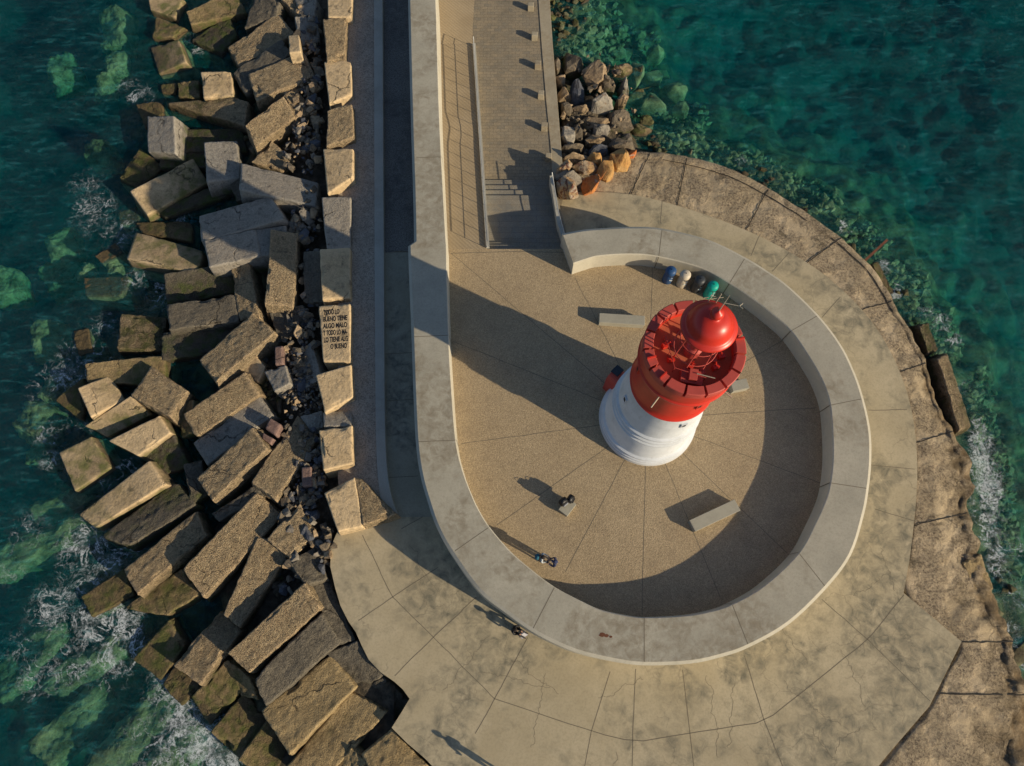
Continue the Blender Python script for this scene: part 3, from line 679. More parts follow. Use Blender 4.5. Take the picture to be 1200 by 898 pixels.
# ---- sea surface (closed body of water)
xs = axis(-36, 38, .33, 400); ys = axis(-14, 46, .33, 400); nx, ny = len(xs), len(ys)
FOAM = [(112, 248, 36, .62), (138, 272, 28, .7), (165, 113, 20, .95), (150, 100, 16, .6), (120, 380, 22, .5), (100, 215, 26, .5), (95, 400, 30, .45), (78, 438, 30, 1.0), (50, 455, 25, .5), (55, 510, 16, 1.1), (58, 540, 14, .7), (95, 490, 25, .55), (130, 560, 28, .5),
        (100, 640, 34, .95), (85, 655, 20, 1.0), (60, 715, 30, .8), (115, 725, 32, 1.15), (145, 730, 26, 1.2), (48, 795, 24, .9), (105, 765, 38, .7), (140, 765, 36, 1.0), (190, 805, 22, 1.1), (215, 845, 30, 1.35), (240, 872, 34, 1.5), (262, 893, 30, 1.5), (175, 885, 40, .6),
        (215, 256, 14, .9), (228, 45, 13, .9), (222, 700, 18, .95), (240, 690, 14, 1.0), (190, 345, 24, .7), (160, 330, 20, .6), (150, 397, 18, .7), (35, 620, 26, .5), (10, 668, 22, .5), (20, 760, 20, .5), (150, 545, 16, .7), (115, 420, 20, .7), (130, 655, 26, .8), (100, 690, 20, .8), (165, 640, 14, .9), (232, 60, 12, .8),
        (1035, 312, 10, 1.1), (1049, 342, 11, 1.3), (1104, 380, 14, 1.0), (1118, 397, 10, 1.0), (1130, 455, 7, .9), (1147, 500, 12, 1.2), (1150, 518, 16, 1.15), (1152, 536, 18, 1.25), (1154, 554, 19, 1.3), (1156, 572, 20, 1.3), (1158, 590, 20, 1.3), (1160, 608, 18, 1.2), (1162, 626, 15, 1.05), (1163, 645, 14, .95), (1170, 665, 14, .8), (1192, 700, 16, .8), (990, 266, 13, .8), (870, 190, 12, .4), (1190, 640, 14, .6), (1198, 770, 14, .9), (1085, 365, 10, .8), (1185, 740, 10, .9)]
FW = [(P(u, v, SEA).x, P(u, v, SEA).y, r/19.5, s_*(.85 if u < 600 else 1.05)) for u, v, r, s_ in FOAM]
V = []; A = []
for y in ys:
    for x in xs:
        V.append((x, y, SEA+.05*noise.noise(Vector((x*.35, y*.5, 0))))); f_ = 0
        for fx, fy, fr_, fs in FW:
            if abs(x-fx) < fr_*1.3 and abs(y-fy) < fr_*1.3:
                d = ((x-fx)**2+(y-fy)**2)/(fr_*1.25)**2
                if d < 1: f_ = max(f_, fs*(1-d))
        A.append(f_)
n0 = len(V); Fc = [[j*nx+i, j*nx+i+1, (j+1)*nx+i+1, (j+1)*nx+i] for j in range(ny-1) for i in range(nx-1)]
rim = [i for i in range(nx)]+[j*nx+nx-1 for j in range(1, ny)]+[(ny-1)*nx+i for i in range(nx-2, -1, -1)]+[j*nx for j in range(ny-2, 0, -1)]
for i in rim: V.append((V[i][0], V[i][1], -20)); A.append(0)
m_ = len(rim)
for k in range(m_):
    a, b_ = k, (k+1) % m_; Fc.append([rim[b_], rim[a], n0+a, n0+b_])
Fc.append([n0+k for k in range(m_-1, -1, -1)])
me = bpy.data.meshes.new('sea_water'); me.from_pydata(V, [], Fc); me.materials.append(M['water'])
for p in me.polygons[:-(m_+1)]: p.use_smooth = True
at = me.attributes.new('foam', 'FLOAT', 'POINT'); at.data.foreach_set('value', A)
tag(link('sea_water', me), kind='structure')
# ================================================================ LIGHTHOUSE
LH = empty('lighthouse', C, 'round white and red lighthouse with a red domed lantern on the plaza', 'lighthouse')
def lp(name, mb, mat, parent=None, **k): return mb.build(name, mat, parent or LH, **k)
def rad(z): # shaft radius
    return prof(z, [(0, 2.72), (1.0, 2.56), (3.8, 2.22), (6.85, 1.98), (9.4, 1.86), (20, 1.8)])
def ring(z, h, t):  # moulding profile
    return [(rad(z)-.02, z-h*.1), (rad(z)+t*.9, z), (rad(z)+t, z+h*.35), (rad(z+h)+t*.5, z+h*.75), (rad(z+h)-.02, z+h)]
p_ = [(2.80, -.02), (2.82, .10), (2.76, .20)]
for z in (.24, .52, .82): p_ += [(rad(z)+.02, z-.03), (rad(z)+.13, z), (rad(z)+.12, z+.12), (rad(z)-.01, z+.20)]
p_ += [(rad(1.15), 1.15), (rad(2.0), 2.0), (rad(2.95), 2.95)]
for z in (3.0, 3.4, 3.8): p_ += [(rad(z), z-.04), (rad(z)+.13, z), (rad(z)+.12, z+.12), (rad(z)-.01, z+.2)]
p_ += [(rad(4.3), 4.3), (rad(5.5), 5.5), (rad(6.9), 6.9)]
b = MB(); b.lathe(p_, seg=96); lp('white_tower', b, M['white'], smooth=True, auto=R(40))
b = MB(); b.lathe([(1.95, 6.82), (2.07, 6.84), (2.09, 6.95), (2.0, 7.05), (1.95, 7.4), (1.88, 8.6), (1.87, 9.35), (1.93, 9.55), (2.06, 9.72), (2.13, 9.8), (2.20, 9.84), (2.22, 9.98), (2.15, 10.08), (2.16, 10.3), (2.18, 11.05), (2.18, 11.12), (1.77, 11.12), (1.77, 10.8)], seg=96)
lp('red_tower', b, M['red'], smooth=True, auto=R(35))
b = MB(); b.lathe([(1.78, 10.83), (.2, 10.85), (0.001, 10.85)], seg=64); lp('gallery_deck', b, M['deck'])
NM = 15
for k in range(NM):
    a0 = R(-104)+2*math.pi*k/NM; a1 = a0+2*math.pi/NM*.87
    b = MB(); seg = 7; rows = []
    for j in range(seg+1):
        a = a0+(a1-a0)*j/seg; c_, s_ = math.cos(a), math.sin(a)
        rows.append([Vector((r*c_, r*s_, z)) for r, z in ((1.775, 11.10), (1.775, 11.50), (1.80, 11.53), (2.17, 11.53), (2.205, 11.50), (2.205, 11.06))])
    b.grid(rows); b.face(rows[0][::-1]); b.face(rows[-1])
    lp('parapet_block', b, M['reddull'])
def window(az, z, w=.2, h=.42):
    b = MB(); r = rad(z)+.0; c_ = Vector((math.cos(az)*r, math.sin(az)*r, z))
    b.box(c_, (.12, w, h), az); o = lp('window', b, M['hole'])
    f = MB()
    for dz in (-h/2-.02, h/2+.02): f.box(c_+Vector((0, 0, dz)), (.15, w+.12, .05), az)
    t = Vector((-math.sin(az), math.cos(az), 0))
    for q in (-1, 1): f.box(c_+t*q*(w/2+.03), (.15, .05, h), az)
    f.build('frame', M['white'] if z < 6.8 else M['red'], o)
for az, z in ((R(-72), 5.9), (R(192), 5.3), (R(-66), 8.5), (R(178), 8.5)): window(az, z)
for az, z in ((R(-128), 9.3), (R(-40), 9.6)):  # little water spouts under the gallery
    b = MB(); d = Vector((math.cos(az), math.sin(az), 0)); b.tube([d*1.85+Vector((0, 0, z)), d*2.6+Vector((0, 0, z-.05))], .035, 8); lp('spout', b, M['pole'])
# porch on the seaward side
az = R(134); d = Vector((math.cos(az), math.sin(az), 0)); t = Vector((-d.y, d.x, 0))
b = MB(); rows = []
for j in range(13):
    a = math.pi*j/12; rows.append([d*2.0+t*math.cos(a)*.5+Vector((0, 0, 1.75+math.sin(a)*.5)), d*3.1+t*math.cos(a)*.5+Vector((0, 0, 1.75+math.sin(a)*.5))])
rows = [[Vector((p.x, p.y, 0)) for p in rows[0]]]+rows+[[Vector((p.x, p.y, 0)) for p in rows[-1]]]
b.grid(rows); b.face([r[1] for r in rows]); lp('porch', b, M['reddull'])
b = MB(); c_ = d*2.9+Vector((0, 0, 2.32)); b.box(c_+t*-.1, (.5, .55, .08), az, tilt=(0, R(12))); lp('solar_panel', b, M['glass'])
# lantern: open frame, cap and finial
for k in range(8):
    a = R(22)+k*math.pi/4; b = MB()
    b.tube([(.98*math.cos(a), .98*math.sin(a), 10.84), (.80*math.cos(a), .80*math.sin(a), 13.8)], .028, 6); lp('strut', b, M['reddull'], smooth=True)
    b = MB(); b.box((1.0*math.cos(a), 1.0*math.sin(a), 10.92), (.26, .2, .16), a); lp('foot', b, M['reddull'])
for z, r in ((11.6, .93), (12.6, .865)):
    b = MB(); b.tube([(r*math.cos(q*math.pi/12), r*math.sin(q*math.pi/12), z) for q in range(25)], .022, 6); lp('hoop', b, M['reddull'], smooth=True)
for k in range(0):
    a = R(22)+k*math.pi/4; c2 = a+math.pi/4; b = MB(); b.tube([(.93*math.cos(a), .93*math.sin(a), 11.6), (.865*math.cos(c2), .865*math.sin(c2), 12.6)], .016, 5); lp('brace', b, M['reddull'])
b = MB(); b.lathe([(.34, 10.84), (.36, 11.5), (.24, 11.6), (.22, 12.6), (.3, 12.65), (.3, 12.75), (0.001, 12.75)], seg=24); lp('pedestal', b, M['reddull'], smooth=True, auto=R(40))
b = MB(); b.lathe([(.16, 12.75), (.24, 12.85), (.26, 13.05), (.24, 13.25), (.15, 13.4), (0.001, 13.42)], seg=24); lp('lamp', b, M['glass'], smooth=True)
b = MB(); b.lathe([(.05, 13.80), (.98, 13.72), (1.13, 13.74), (1.155, 13.80), (1.12, 13.87), (1.02, 13.92), (.95, 13.96), (.93, 14.03), (.90, 14.07), (.86, 14.20), (.78, 14.36), (.66, 14.50), (.52, 14.60), (.38, 14.66), (.27, 14.69), (.20, 14.72), (.17, 14.76), (.19, 14.81), (.25, 14.88), (.275, 14.99), (.25, 15.10), (.17, 15.19), (.08, 15.22), (.03, 15.30), (0.001, 15.32)], seg=72)
cap = lp('dome', b, M['red'], smooth=True, auto=R(60))
b = MB(); b.tube([(0, 0, 15.25), (.05, .05, 16.5)], .028, 6, r2=.012); b.tube([(.03, .03, 15.9), (.55, -.12, 15.95)], .014, 5); b.tube([(.55, -.12, 15.95), (.68, -.02, 15.97)], .02, 5); b.tube([(.55, -.12, 15.95), (.66, -.24, 15.97)], .02, 5)
b.build('lightning_rod', M['pole'], cap)
for (x, y, l) in ((.25, .85, .5), (-.02, .95, .35)):
    b = MB(); b.tube([(x, y, 13.9), (x+.06, y+.08, 14.3+l)], .022, 5); b.tube([(x-.22, y+.05, 14.0+l*.8), (x+.24, y+.1, 14.05+l*.8)], .014, 5); b.build('antenna', M['pole'], cap)
# deck equipment
b = MB(); b.box((-.15, -1.25, 11.02), (.95, .62, .34), R(-12)); b.box((-.12, -1.2, 11.28), (.36, .50, .22), R(-12)); lp('equipment_box', b, M['reddull'], bevel=.015)
for x, y, rz in ((-1.15, .25, .3), (-.95, -.4, .1), (-.1, -.72, 1.0), (.95, -.75, .5), (1.25, -.25, .2)):
    b = MB(); b.box((x, y, 11.0), (.28, .2, .3), rz); b.tube([(x, y, 11.1), (x*.9, y*.9, 11.5)], .03, 6); lp('floodlight', b, M['red'])
b = MB(); b.tube([(-1.2, .6, 11.35), (-.9, -.9, 11.35), (.4, -1.35, 11.35)], .02, 6)
for q in ((-1.2, .6), (-1.05, -.15), (-.9, -.9), (-.25, -1.12), (.4, -1.35)): b.tube([(q[0], q[1], 10.84), (q[0], q[1], 11.35)], .018, 5)
lp('inner_rail', b, M['reddull'])
for a in (R(195), R(222), R(10), R(30)):
    b = MB(); b.box((1.98*math.cos(a), 1.98*math.sin(a), 11.6), (.40, .06, .12), a); lp('clamp', b, M['red'])
b = MB(); b.tube([(.0, -1.2, 11.45), (.75, -1.42, 11.48)], .022, 5); lp('wand', b, M['pole'])

# ================================================================ STREET FURNITURE
def bench(px, L, W, h, rz, label):
    c_ = P(*px, h); c_.z = 0
    root = empty('bench', c_, label, 'bench', rz=rz)
    b = MB(); b.box((0, 0, h-.07), (L, W, .14)); b.build('seat', M['bench'], root, bevel=.02)
    b = MB(); b.box((0, 0, (h-.145)/2-.005), (L-.05, W-.05, h-.14)); b.build('base', M['bench'], root)
    return root
bench((729, 374), 2.75, .62, .55, R(-4), 'long pale bench below the row of bins, upper left of the lighthouse')
bench((838, 604), 2.85, .68, .55, R(24), 'long slanting bench at the edge of the wall shadow, lower right of the lighthouse')
bench((867, 451), 1.0, .62, .55, R(12), 'short concrete bench just right of the lighthouse, half hidden by its red gallery')
bench((665, 594), .85, .62, .5, R(52), 'small square concrete bench carrying two black bags, lower left of the lighthouse')
bc = P(664, 589, .5)
def bag(name, off, label, s, rz, patch):
    root = empty(name, (bc.x+off[0], bc.y+off[1], .5), label, 'bag', rz=rz)
    b = MB(); n = 8; rows = []
    for j in range(9):
        z = j/8; sx = s[0]/2*(.92+.12*math.sin(z*math.pi))*(1 if z < .85 else .75); sy = s[1]/2*(.9+.2*math.sin(z*math.pi))*(1 if z < .85 else .6)
        rows.append([Vector((sx*math.copysign(abs(math.cos(a))**.5, math.cos(a)), sy*math.copysign(abs(math.sin(a))**.5, math.sin(a)), z*s[2])) for a in [q*math.pi/8 for q in range(16)]])
    b.grid(rows, 0, True); b.face(rows[-1]); b.face(rows[0][::-1]); b.build('body', M['black'], root, smooth=True)
    b = MB(); b.tube([(-.1, 0, s[2]-.01), (-.09, 0, s[2]+.09), (0, 0, s[2]+.13), (.09, 0, s[2]+.09), (.1, 0, s[2]-.01)], .014, 6); b.build('handle', M['black'], root, smooth=True)
    b = MB(); b.box((0, -s[1]/2-.03, s[2]*.45), (s[0]*.6, .07, s[2]*.5)); b.build('pocket', M[patch], root, bevel=.02)
    return root
M['greyfab'] = flat_mat('grey_fabric', (.30, .31, .33), .9)
bag('backpack', (-.2, .0), 'black backpack with a grey front pocket on the small square bench', (.50, .36, .55), R(40), 'greyfab')
bag('holdall', (.2, .16), 'all black bag standing right behind the grey pocketed backpack on the small bench', (.46, .34, .46), R(60), 'black')

BINM = {}
for nm, c_ in (('blue', (.02, .07, .18)), ('cream', (.58, .50, .38)), ('charcoal', (.035, .04, .045)), ('teal', (.0, .36, .27))):
    BINM[nm] = flat_mat(nm+'_plastic', c_, .5, var=.2)
M['sticker'] = flat_mat('pale_sticker', (.6, .65, .65), .6, var=.5, scale=12)
def bin_(px, nm, label):
    c_ = P(*px, 0); root = empty('recycling_bin', c_, label, 'bin', 'recycling bins in a row by the wall', rz=R(-70))
    b = MB(); b.lathe([(.30, 0), (.32, .03), (.315, .5), (.30, .98), (.27, 1.02), (.0011, 1.02)], seg=32); b.build('body', BINM[nm], root, smooth=True, auto=R(40))
    b = MB(); b.lathe([(.255, 1.02), (.25, 1.14)], seg=32); b.build('neck', M['black'], root)
    b = MB(); b.lathe([(.25, 1.12), (.335, 1.12), (.34, 1.18), (.32, 1.30), (.27, 1.38), (.15, 1.43), (.001, 1.445)], seg=32); b.build('lid', BINM[nm], root, smooth=True, auto=R(50))
    b = MB(); b.box((.302, 0, 1.08), (.06, .34, .09)); b.build('slot', M['hole'], root)
    b = MB()
    for k in range(4): b.box((.318, -.10+.06*k, .62-.05*k), (.012, .045, .10+.03*(k % 2)))
    b.box((.318, .03, .80), (.012, .15, .05)); b.build('sticker', M['sticker'], root)
    b = MB(); b.lathe([(.035, 1.44), (.03, 1.475), (.001, 1.48)], seg=10); b.build('knob', M['black'], root)
bin_((781.5, 328.5), 'blue', 'dark blue domed bin at the left end of the row of four bins')
bin_((798, 333), 'cream', 'cream coloured domed bin between the blue bin and the charcoal bin')
bin_((814.5, 339), 'charcoal', 'charcoal black domed bin between the cream bin and the teal green bin')
bin_((829.5, 345.5), 'teal', 'bright teal green domed bin nearest the lighthouse dome')

BL = ['stone bollard at the top edge of the photo, first of the row', 'stone bollard with a rusty patch, second from the top of the promenade row', 'pale topped stone bollard, third from the top of the promenade row',
      'pale topped stone bollard beside the dark rocks, fourth from the top of the promenade row', 'greyish stone bollard by the rock pile, fifth from the top of the promenade row', 'shaded stone bollard closest to the steps, last of the promenade row']
for (px, lb) in zip([(622, 5), (626.5, 39.5), (630.3, 73.5), (634, 108.5), (638, 146), (643, 182)], BL):
    c_ = P(*px, PROM+.5); c_.z = PROM
    b = MB(); b.box((0, 0, .245), (.43, .40, .53)); o = b.build('bollard', M['coping'], bevel=.03); o.location = c_; o.rotation_euler.z = R(-3); tag(o, lb, 'bollard', 'stone bollards along the promenade edge')
b = MB(); a, e_ = P(1012, 307, -1.7), P(1040, 281, -2.4); c_ = (a+e_)/2; L = (e_-a).length; d = e_-a
b.box((0, 0, 0), (L, .16, .03), 0); b.box((0, 0, -.09), (L, .03, .16), 0)
o = b.build('steel_beam', M['rustysteel']); o.location = c_; o.rotation_euler = (0, -math.atan2(d.z, math.hypot(d.x, d.y)), math.atan2(d.y, d.x)); tag(o, 'rusty steel beam sticking out over the water from the edge of the round quay', 'beam')
# ================================================================ BREAKWATER BLOCKS
def cube_grid(n):
    bm = bmesh.new(); bmesh.ops.create_cube(bm, size=2); bmesh.ops.subdivide_edges(bm, edges=bm.edges, cuts=n-1, use_grid_fill=True)
    v = [tuple(x.co) for x in bm.verts]; f = [[a.index for a in x.verts] for x in bm.faces]; bm.free(); return v, f
CG = cube_grid(26); CGS = cube_grid(8)
AMP = {'rough': (.06, .05), 'smooth': (.03, .012), 'grey': (.045, .022), 'dark': (.09, .055), 'wet': (.07, .045), 'sub': (.38, .14), 'brick': (.03, .01)}
GRP = 'concrete blocks heaped along the seaward breakwater'
def z_mean(zs): return sum(zs)/4
def make_block(name, label, quad, z, style, depth=2.3, cat='concrete block', group=None, small=False, rr=.075):
    zs = z if isinstance(z, tuple) else (z,)*4
    q = list(zip(quad, zs))
    A = sum(q[i][0][0]*q[(i+1) % 4][0][1]-q[(i+1) % 4][0][0]*q[i][0][1] for i in range(4))
    if A < 0: q = [q[0], q[3], q[2], q[1]]
    p = [P(*a, b) for a, b in q]
    c_ = sum(p, Vector())/4
    if depth > 1.5: p = [c_+(q_-c_)*(1.06 if z_mean(zs) < -.7 else 1.04) for q_ in p]
    c_.z -= depth/2
    e1, e2 = (p[1]-p[0]+p[2]-p[3])/2, (p[3]-p[0]+p[2]-p[1])/2
    n = e1.cross(e2).normalized(); n = -n if n.z > 0 else n
    n = (n+Vector((0, 0, -.6))).normalized()
    L = (e1.length, e2.length, depth); seed = Vector((c_.x*3.1, c_.y*1.7, len(label)*.37))
    amp = AMP[style]; v, f = (CGS if small else CG); out = []
    r = min(rr, min(L)*.3)
    for x in v:
        h = [l/2 for l in L]; m = [x[i]*h[i] for i in range(3)]; inn = [max(-h[i]+r, min(h[i]-r, m[i])) for i in range(3)]
        d = Vector([m[i]-inn[i] for i in range(3)]); 
        if d.length > 1e-6: d = d.normalized()*r
        m = [inn[i]+d[i] for i in range(3)]
        u_, v_, w_ = [(m[i]/h[i]+1)/2 for i in range(3)]
        g = (p[0]*(1-u_)+p[1]*u_)*(1-v_)+(p[3]*(1-u_)+p[2]*u_)*v_
        g = g+n*depth*w_+(g-(c_+Vector((0, 0, depth/2))))*.14*w_
        k = g*.75+seed; k2 = g*3.1+seed; dv = noise.noise_vector(k)*amp[0]+noise.noise_vector(k2)*amp[1]
        dv = dv+noise.noise_vector(g*6.5+seed)*amp[1]*.55; chip = max(0, noise.noise(g*1.1+seed*2)-.28)*(1.2 if sum(abs(x[i]) > .8 for i in range(3)) >= 2 else 0)
        g = g+dv-(g-c_).normalized()*chip*(.25 if style in ('smooth', 'grey', 'brick') else .4)
        out.append(g-c_)
    me = bpy.data.meshes.new(name); me.from_pydata([tuple(o) for o in out], [], f); me.materials.append(M[style])
    bm = bmesh.new(); bm.from_mesh(me); bmesh.ops.recalc_face_normals(bm, faces=bm.faces); 
    for fc in bm.faces: fc.smooth = True
    bm.to_mesh(me); bm.free()
    o = link(name, me, None, c_)
    return tag(o, label, cat, group or GRP)
B = [
# --- blocks at the top left, counted from the top edge of the photo
((173, -8), (214, -2), (204, 20), (177, 11), -2.3, 'smooth', 'small tan block cut by the top edge, leftmost of the heap'),
((183, 20), (216, 31), (203, 44), (179, 42), -2.6, 'wet', 'tan wedge shaped block second down at the left waterline'),
((177, 56), (208, 47), (217, 72), (187, 86), -2.3, 'smooth', 'square tan block standing in foam, third down at the left waterline'),
((221, 13), (272, -10), (287, 14), (225, 28), -2.0, 'wet', 'mottled tan block with a dark right half near the top edge'),
((225, 46), (268, 18), (276, 42), (258, 62), -2.65, 'dark', 'black seaweed covered block below the mottled tan block'),
((236, 85), (270, 84), (273, 112), (239, 114), -2.0, 'smooth', 'neat square tan block directly above the long tapering block near the top left'),
((208, 97), (232, 94), (233, 115), (210, 112), -2.6, 'wet', 'low wet block just left of the neat square tan one'),
((188, 100), (206, 98), (206, 110), (190, 108), -2.85, 'wet', 'tiny sunlit block corner breaking the water left of two small wet blocks'),
((198, 121), (268, 114), (289, 120), (285, 146), -1.75, 'rough', 'long tapering block with a bright left end, fourth row from the top'),
((160, 123), (188, 119), (190, 132), (171, 150), -2.8, 'wet', 'low dark triangular block awash left of the grey cube'),
((173, 137), (203, 137), (204, 178), (174, 177), -1.9, 'grey', 'upright grey cube at the waterline, left of the dark low pair'),
((218, 152), (283, 151), (287, 176), (215, 178), -2.2, 'dark', 'dark grey long block between the tapering block and the pale grey cube'),
((240, 168), (277, 166), (280, 207), (243, 212), -1.5, 'grey', 'palest grey cube with a sunlit right edge in the upper middle of the heap'),
((186, 179), (240, 178), (241, 196), (190, 196), -2.6, 'dark', 'flat dark block hidden behind the two grey cubes'),
((164, 175), (191, 196), (161, 219), (140, 207), -2.35, 'wet', 'diamond shaped block half in sun, leftmost tip above the slanting tan block'),
((155, 223), (224, 187), (241, 214), (174, 250), -1.8, 'smooth', 'long slanting tan block sunlit at its left end, above the dark wet slanting one'),
((187, 247), (254, 215), (265, 229), (194, 254), -2.65, 'dark', 'narrow dark wet block with a green lower edge under the slanting tan block'),
((161, 261), (224, 260), (223, 282), (168, 273), -2.55, 'wet', 'dim brownish block in surf above the sunlit left pointing block'),
((161, 273), (236, 294), (229, 319), (151, 303), -2.1, 'smooth', 'left pointing block, sunlit left half and shadowed right half, at the waterline'),
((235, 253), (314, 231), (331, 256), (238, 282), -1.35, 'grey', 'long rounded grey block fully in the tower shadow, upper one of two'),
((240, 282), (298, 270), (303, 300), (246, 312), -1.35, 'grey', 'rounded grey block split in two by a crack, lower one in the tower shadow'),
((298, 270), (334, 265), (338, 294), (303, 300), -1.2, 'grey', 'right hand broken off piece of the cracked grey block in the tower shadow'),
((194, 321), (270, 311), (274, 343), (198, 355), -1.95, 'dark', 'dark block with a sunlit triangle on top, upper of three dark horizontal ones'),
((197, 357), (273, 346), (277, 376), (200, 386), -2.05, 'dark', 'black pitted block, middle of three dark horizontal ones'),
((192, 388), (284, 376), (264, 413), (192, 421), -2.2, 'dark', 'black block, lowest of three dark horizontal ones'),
((270, 314), (291, 309), (303, 371), (281, 375), -1.25, 'rough', 'upright rough tan block with a smooth sunlit right side, left of a larger upright one'),
((318, 271), (348, 275), (343, 357), (311, 354), -.75, 'rough', 'tall upright tan block with coarse top, right of a narrower upright one'),
((143, 369), (193, 373), (190, 410), (138, 408), -2.0, 'rough', 'isolated squarish tan block with ripple marks surrounded by surf'),
((295, 368), (320, 391), (254, 446), (236, 421), -1.1, 'rough', 'long tan block slanting up to the right with a shadowed lower left tip'),
((284, 192), (370, 214), (367, 240), (283, 222), -.95, 'grey', 'large flat grey block with a sunlit right tip, sloping down to the right'),
((269, 209), (294, 200), (298, 228), (275, 236), -1.8, 'dark', 'small dark boulder like block under the pale grey cube'),
((269, 55), (324, 16), (342, 39), (281, 76), -1.3, 'rough', 'broad tan block slanting up to the right, first large one below the top edge'),
((274, 84), (328, 48), (340, 62), (288, 108), -1.65, 'dark', 'shadowed dark block wedged between two tan slanting blocks near the top'),
((292, 87), (354, 62), (366, 88), (302, 117), -1.0, 'rough', 'broad tan block slanting up to the right, second large one below the top edge'),
((289, 146), (331, 114), (344, 138), (300, 171), -1.2, 'rough', 'rough tan block broken off from a squarer piece on its upper right'),
((332, 112), (347, 103), (367, 130), (345, 138), -1.05, 'rough', 'squarish tan fragment at the upper right of a longer broken block'),
((335, 98), (358, 90), (360, 104), (334, 110), -1.3, 'smooth', 'small tan wedge under the second large slanting block'),
((296, 190), (318, 166), (341, 185), (332, 201), -1.15, 'rough', 'triangular tan block just above the large flat grey block'),
((287, 33), (300, -10), (326, 2), (324, 18), -1.5, 'dark', 'dark block with a small sunlit notch at the top edge'),
((328, -4), (352, -18), (372, 6), (350, 19), -1.1, 'rough', 'tan block cut by the top edge, beside the row along the ledge'),
((338, 42), (350, 41), (352, 60), (339, 62), -1.0, 'smooth', 'very small upright tan block between rubble near the top'),
((346, 20), (371, 19), (374, 46), (352, 52), -1.15, 'grey', 'bluish grey broken slab among rubble right of the first large slanting block'),
((346, 0), (370, -2), (368, 17), (350, 18), -1.3, 'grey', 'grey shaded block at the top edge, left of the ledge row'),
# --- row along the ledge, from the top
((384, -14), (413, -14), (411, 19), (385, 20), -.32, 'smooth', 'tan block at the top edge, first of the row along the ledge'),
((379, 22), (406, 19), (404, 69), (383, 70), -.30, 'rough', 'cracked tan block with a bright right side, second of the row along the ledge'),
((380, 73), (411, 71), (412, 110), (386, 121), -.36, 'smooth', 'smooth tan block with a pointed lower end, third of the row along the ledge'),
((384, 130), (412, 122), (414, 160), (383, 171), -.32, 'rough', 'broken crumbling tan block, fourth of the row along the ledge'),
((379, 175), (413, 175), (413, 207), (384, 226), -.36, 'smooth', 'flat tan block with a notched left side, fifth of the row along the ledge'),
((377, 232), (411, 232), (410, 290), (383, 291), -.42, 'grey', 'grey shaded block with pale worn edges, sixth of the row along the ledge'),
((375, 293), (410, 291), (410, 348), (378, 350), -.38, 'smooth', 'block half in sun split by the tower shadow, seventh of the row along the ledge'),
((374, 360), (410, 357), (410, 424), (379, 422), -.36, 'smooth', 'tan block with handwritten capital letters on it, in the ledge row'),
((371, 440), (411, 428), (413, 465), (381, 483), -.30, 'smooth', 'tan block with an uneven top edge right below the lettered one'),
((374, 505), (412, 499), (413, 543), (379, 550), -.30, 'smooth', 'tan block with a pale bare patch, second below the lettered one'),
((380, 578), (416, 560), (424, 616), (396, 622), -.25, 'smooth', 'pock marked tan block at the lower end of the ledge row'),
((416, 560), (422, 562), (463, 603), (425, 615), -.3, 'rough', 'rough sloping tan block leaning on the pock marked one at the corner of the ledge'),
((379, 484), (412, 481), (411, 498), (380, 500), -.8, 'grey', 'grey shaded slab between two tan blocks of the lower ledge row'),
# --- middle and lower field
((101, 427), (190, 417), (191, 452), (104, 446), -2.35, 'wet', 'long block mostly in shadow with a thin sunlit top edge, above three overlapping tan ones'),
((92, 455), (128, 441), (144, 468), (107, 488), -2.3, 'smooth', 'short tan block half covered by a dark shadow, left of the tilted rough cube'),
((178, 430), (218, 458), (199, 487), (155, 463), -1.7, 'rough', 'tilted cube with a very coarse top and a smooth sunlit lower right side'),
((101, 499), (152, 465), (175, 486), (126, 511), -2.1, 'smooth', 'smooth tan block, upper of two parallel ones left of the tilted coarse cube'),
((129, 516), (186, 488), (198, 508), (162, 533), -2.0, 'smooth', 'smooth tan block, lower of two parallel ones under the tilted coarse cube'),
((66, 469), (95, 444), (103, 460), (94, 491), -2.75, 'wet', 'small wet wedge with a bright rim at the waterline'),
((70, 531), (106, 513), (128, 548), (88, 574), -2.0, 'smooth', 'isolated faceted tan cube standing out in the water on the left'),
((95, 602), (173, 542), (191, 569), (113, 617), -1.9, 'smooth', 'long tan block pointing down left into the teal water, beside a darker parallel one'),
((122, 627), (203, 566), (227, 592), (152, 638), -1.95, 'dark', 'long dark block with a sunlit corner beside the tan one pointing into the water'),
((165, 532), (203, 512), (220, 544), (188, 558), -2.1, 'dark', 'dark block in shade below the two parallel smooth ones'),
((215, 545), (235, 540), (243, 580), (224, 590), -2.3, 'dark', 'very dark narrow block in the shaded gap in the middle of the heap'),
((203, 475), (225, 470), (230, 505), (212, 512), -2.1, 'wet', 'brown shaded block end below the rough block with a wavy shadow'),
((216, 485), (285, 438), (302, 463), (231, 511), -1.35, 'rough', 'rough tan block with a wavy shadow along its lower side'),
((229, 518), (302, 466), (317, 488), (244, 543), -1.6, 'grey', 'long grey shaded block between two rough tan ones in the middle of the heap'),
((233, 560), (294, 503), (311, 528), (249, 585), -1.35, 'rough', 'very coarse tan block below the long grey shaded one'),
((275, 430), (296, 415), (310, 430), (302, 448), -1.5, 'smooth', 'small tan wedge tucked under the long tan block slanting up to the right'),
((296, 563), (348, 490), (371, 513), (324, 583), -.85, 'rough', 'big coarse tan block with a round shadow spot on its lower right side'),
((249, 602), (298, 569), (307, 582), (258, 611), -1.7, 'dark', 'thin dark block squeezed between two coarse tan ones'),
((146, 667), (228, 601), (240, 629), (163, 693), -1.75, 'rough', 'rough tan block with a dark upper right end just above the surf'),
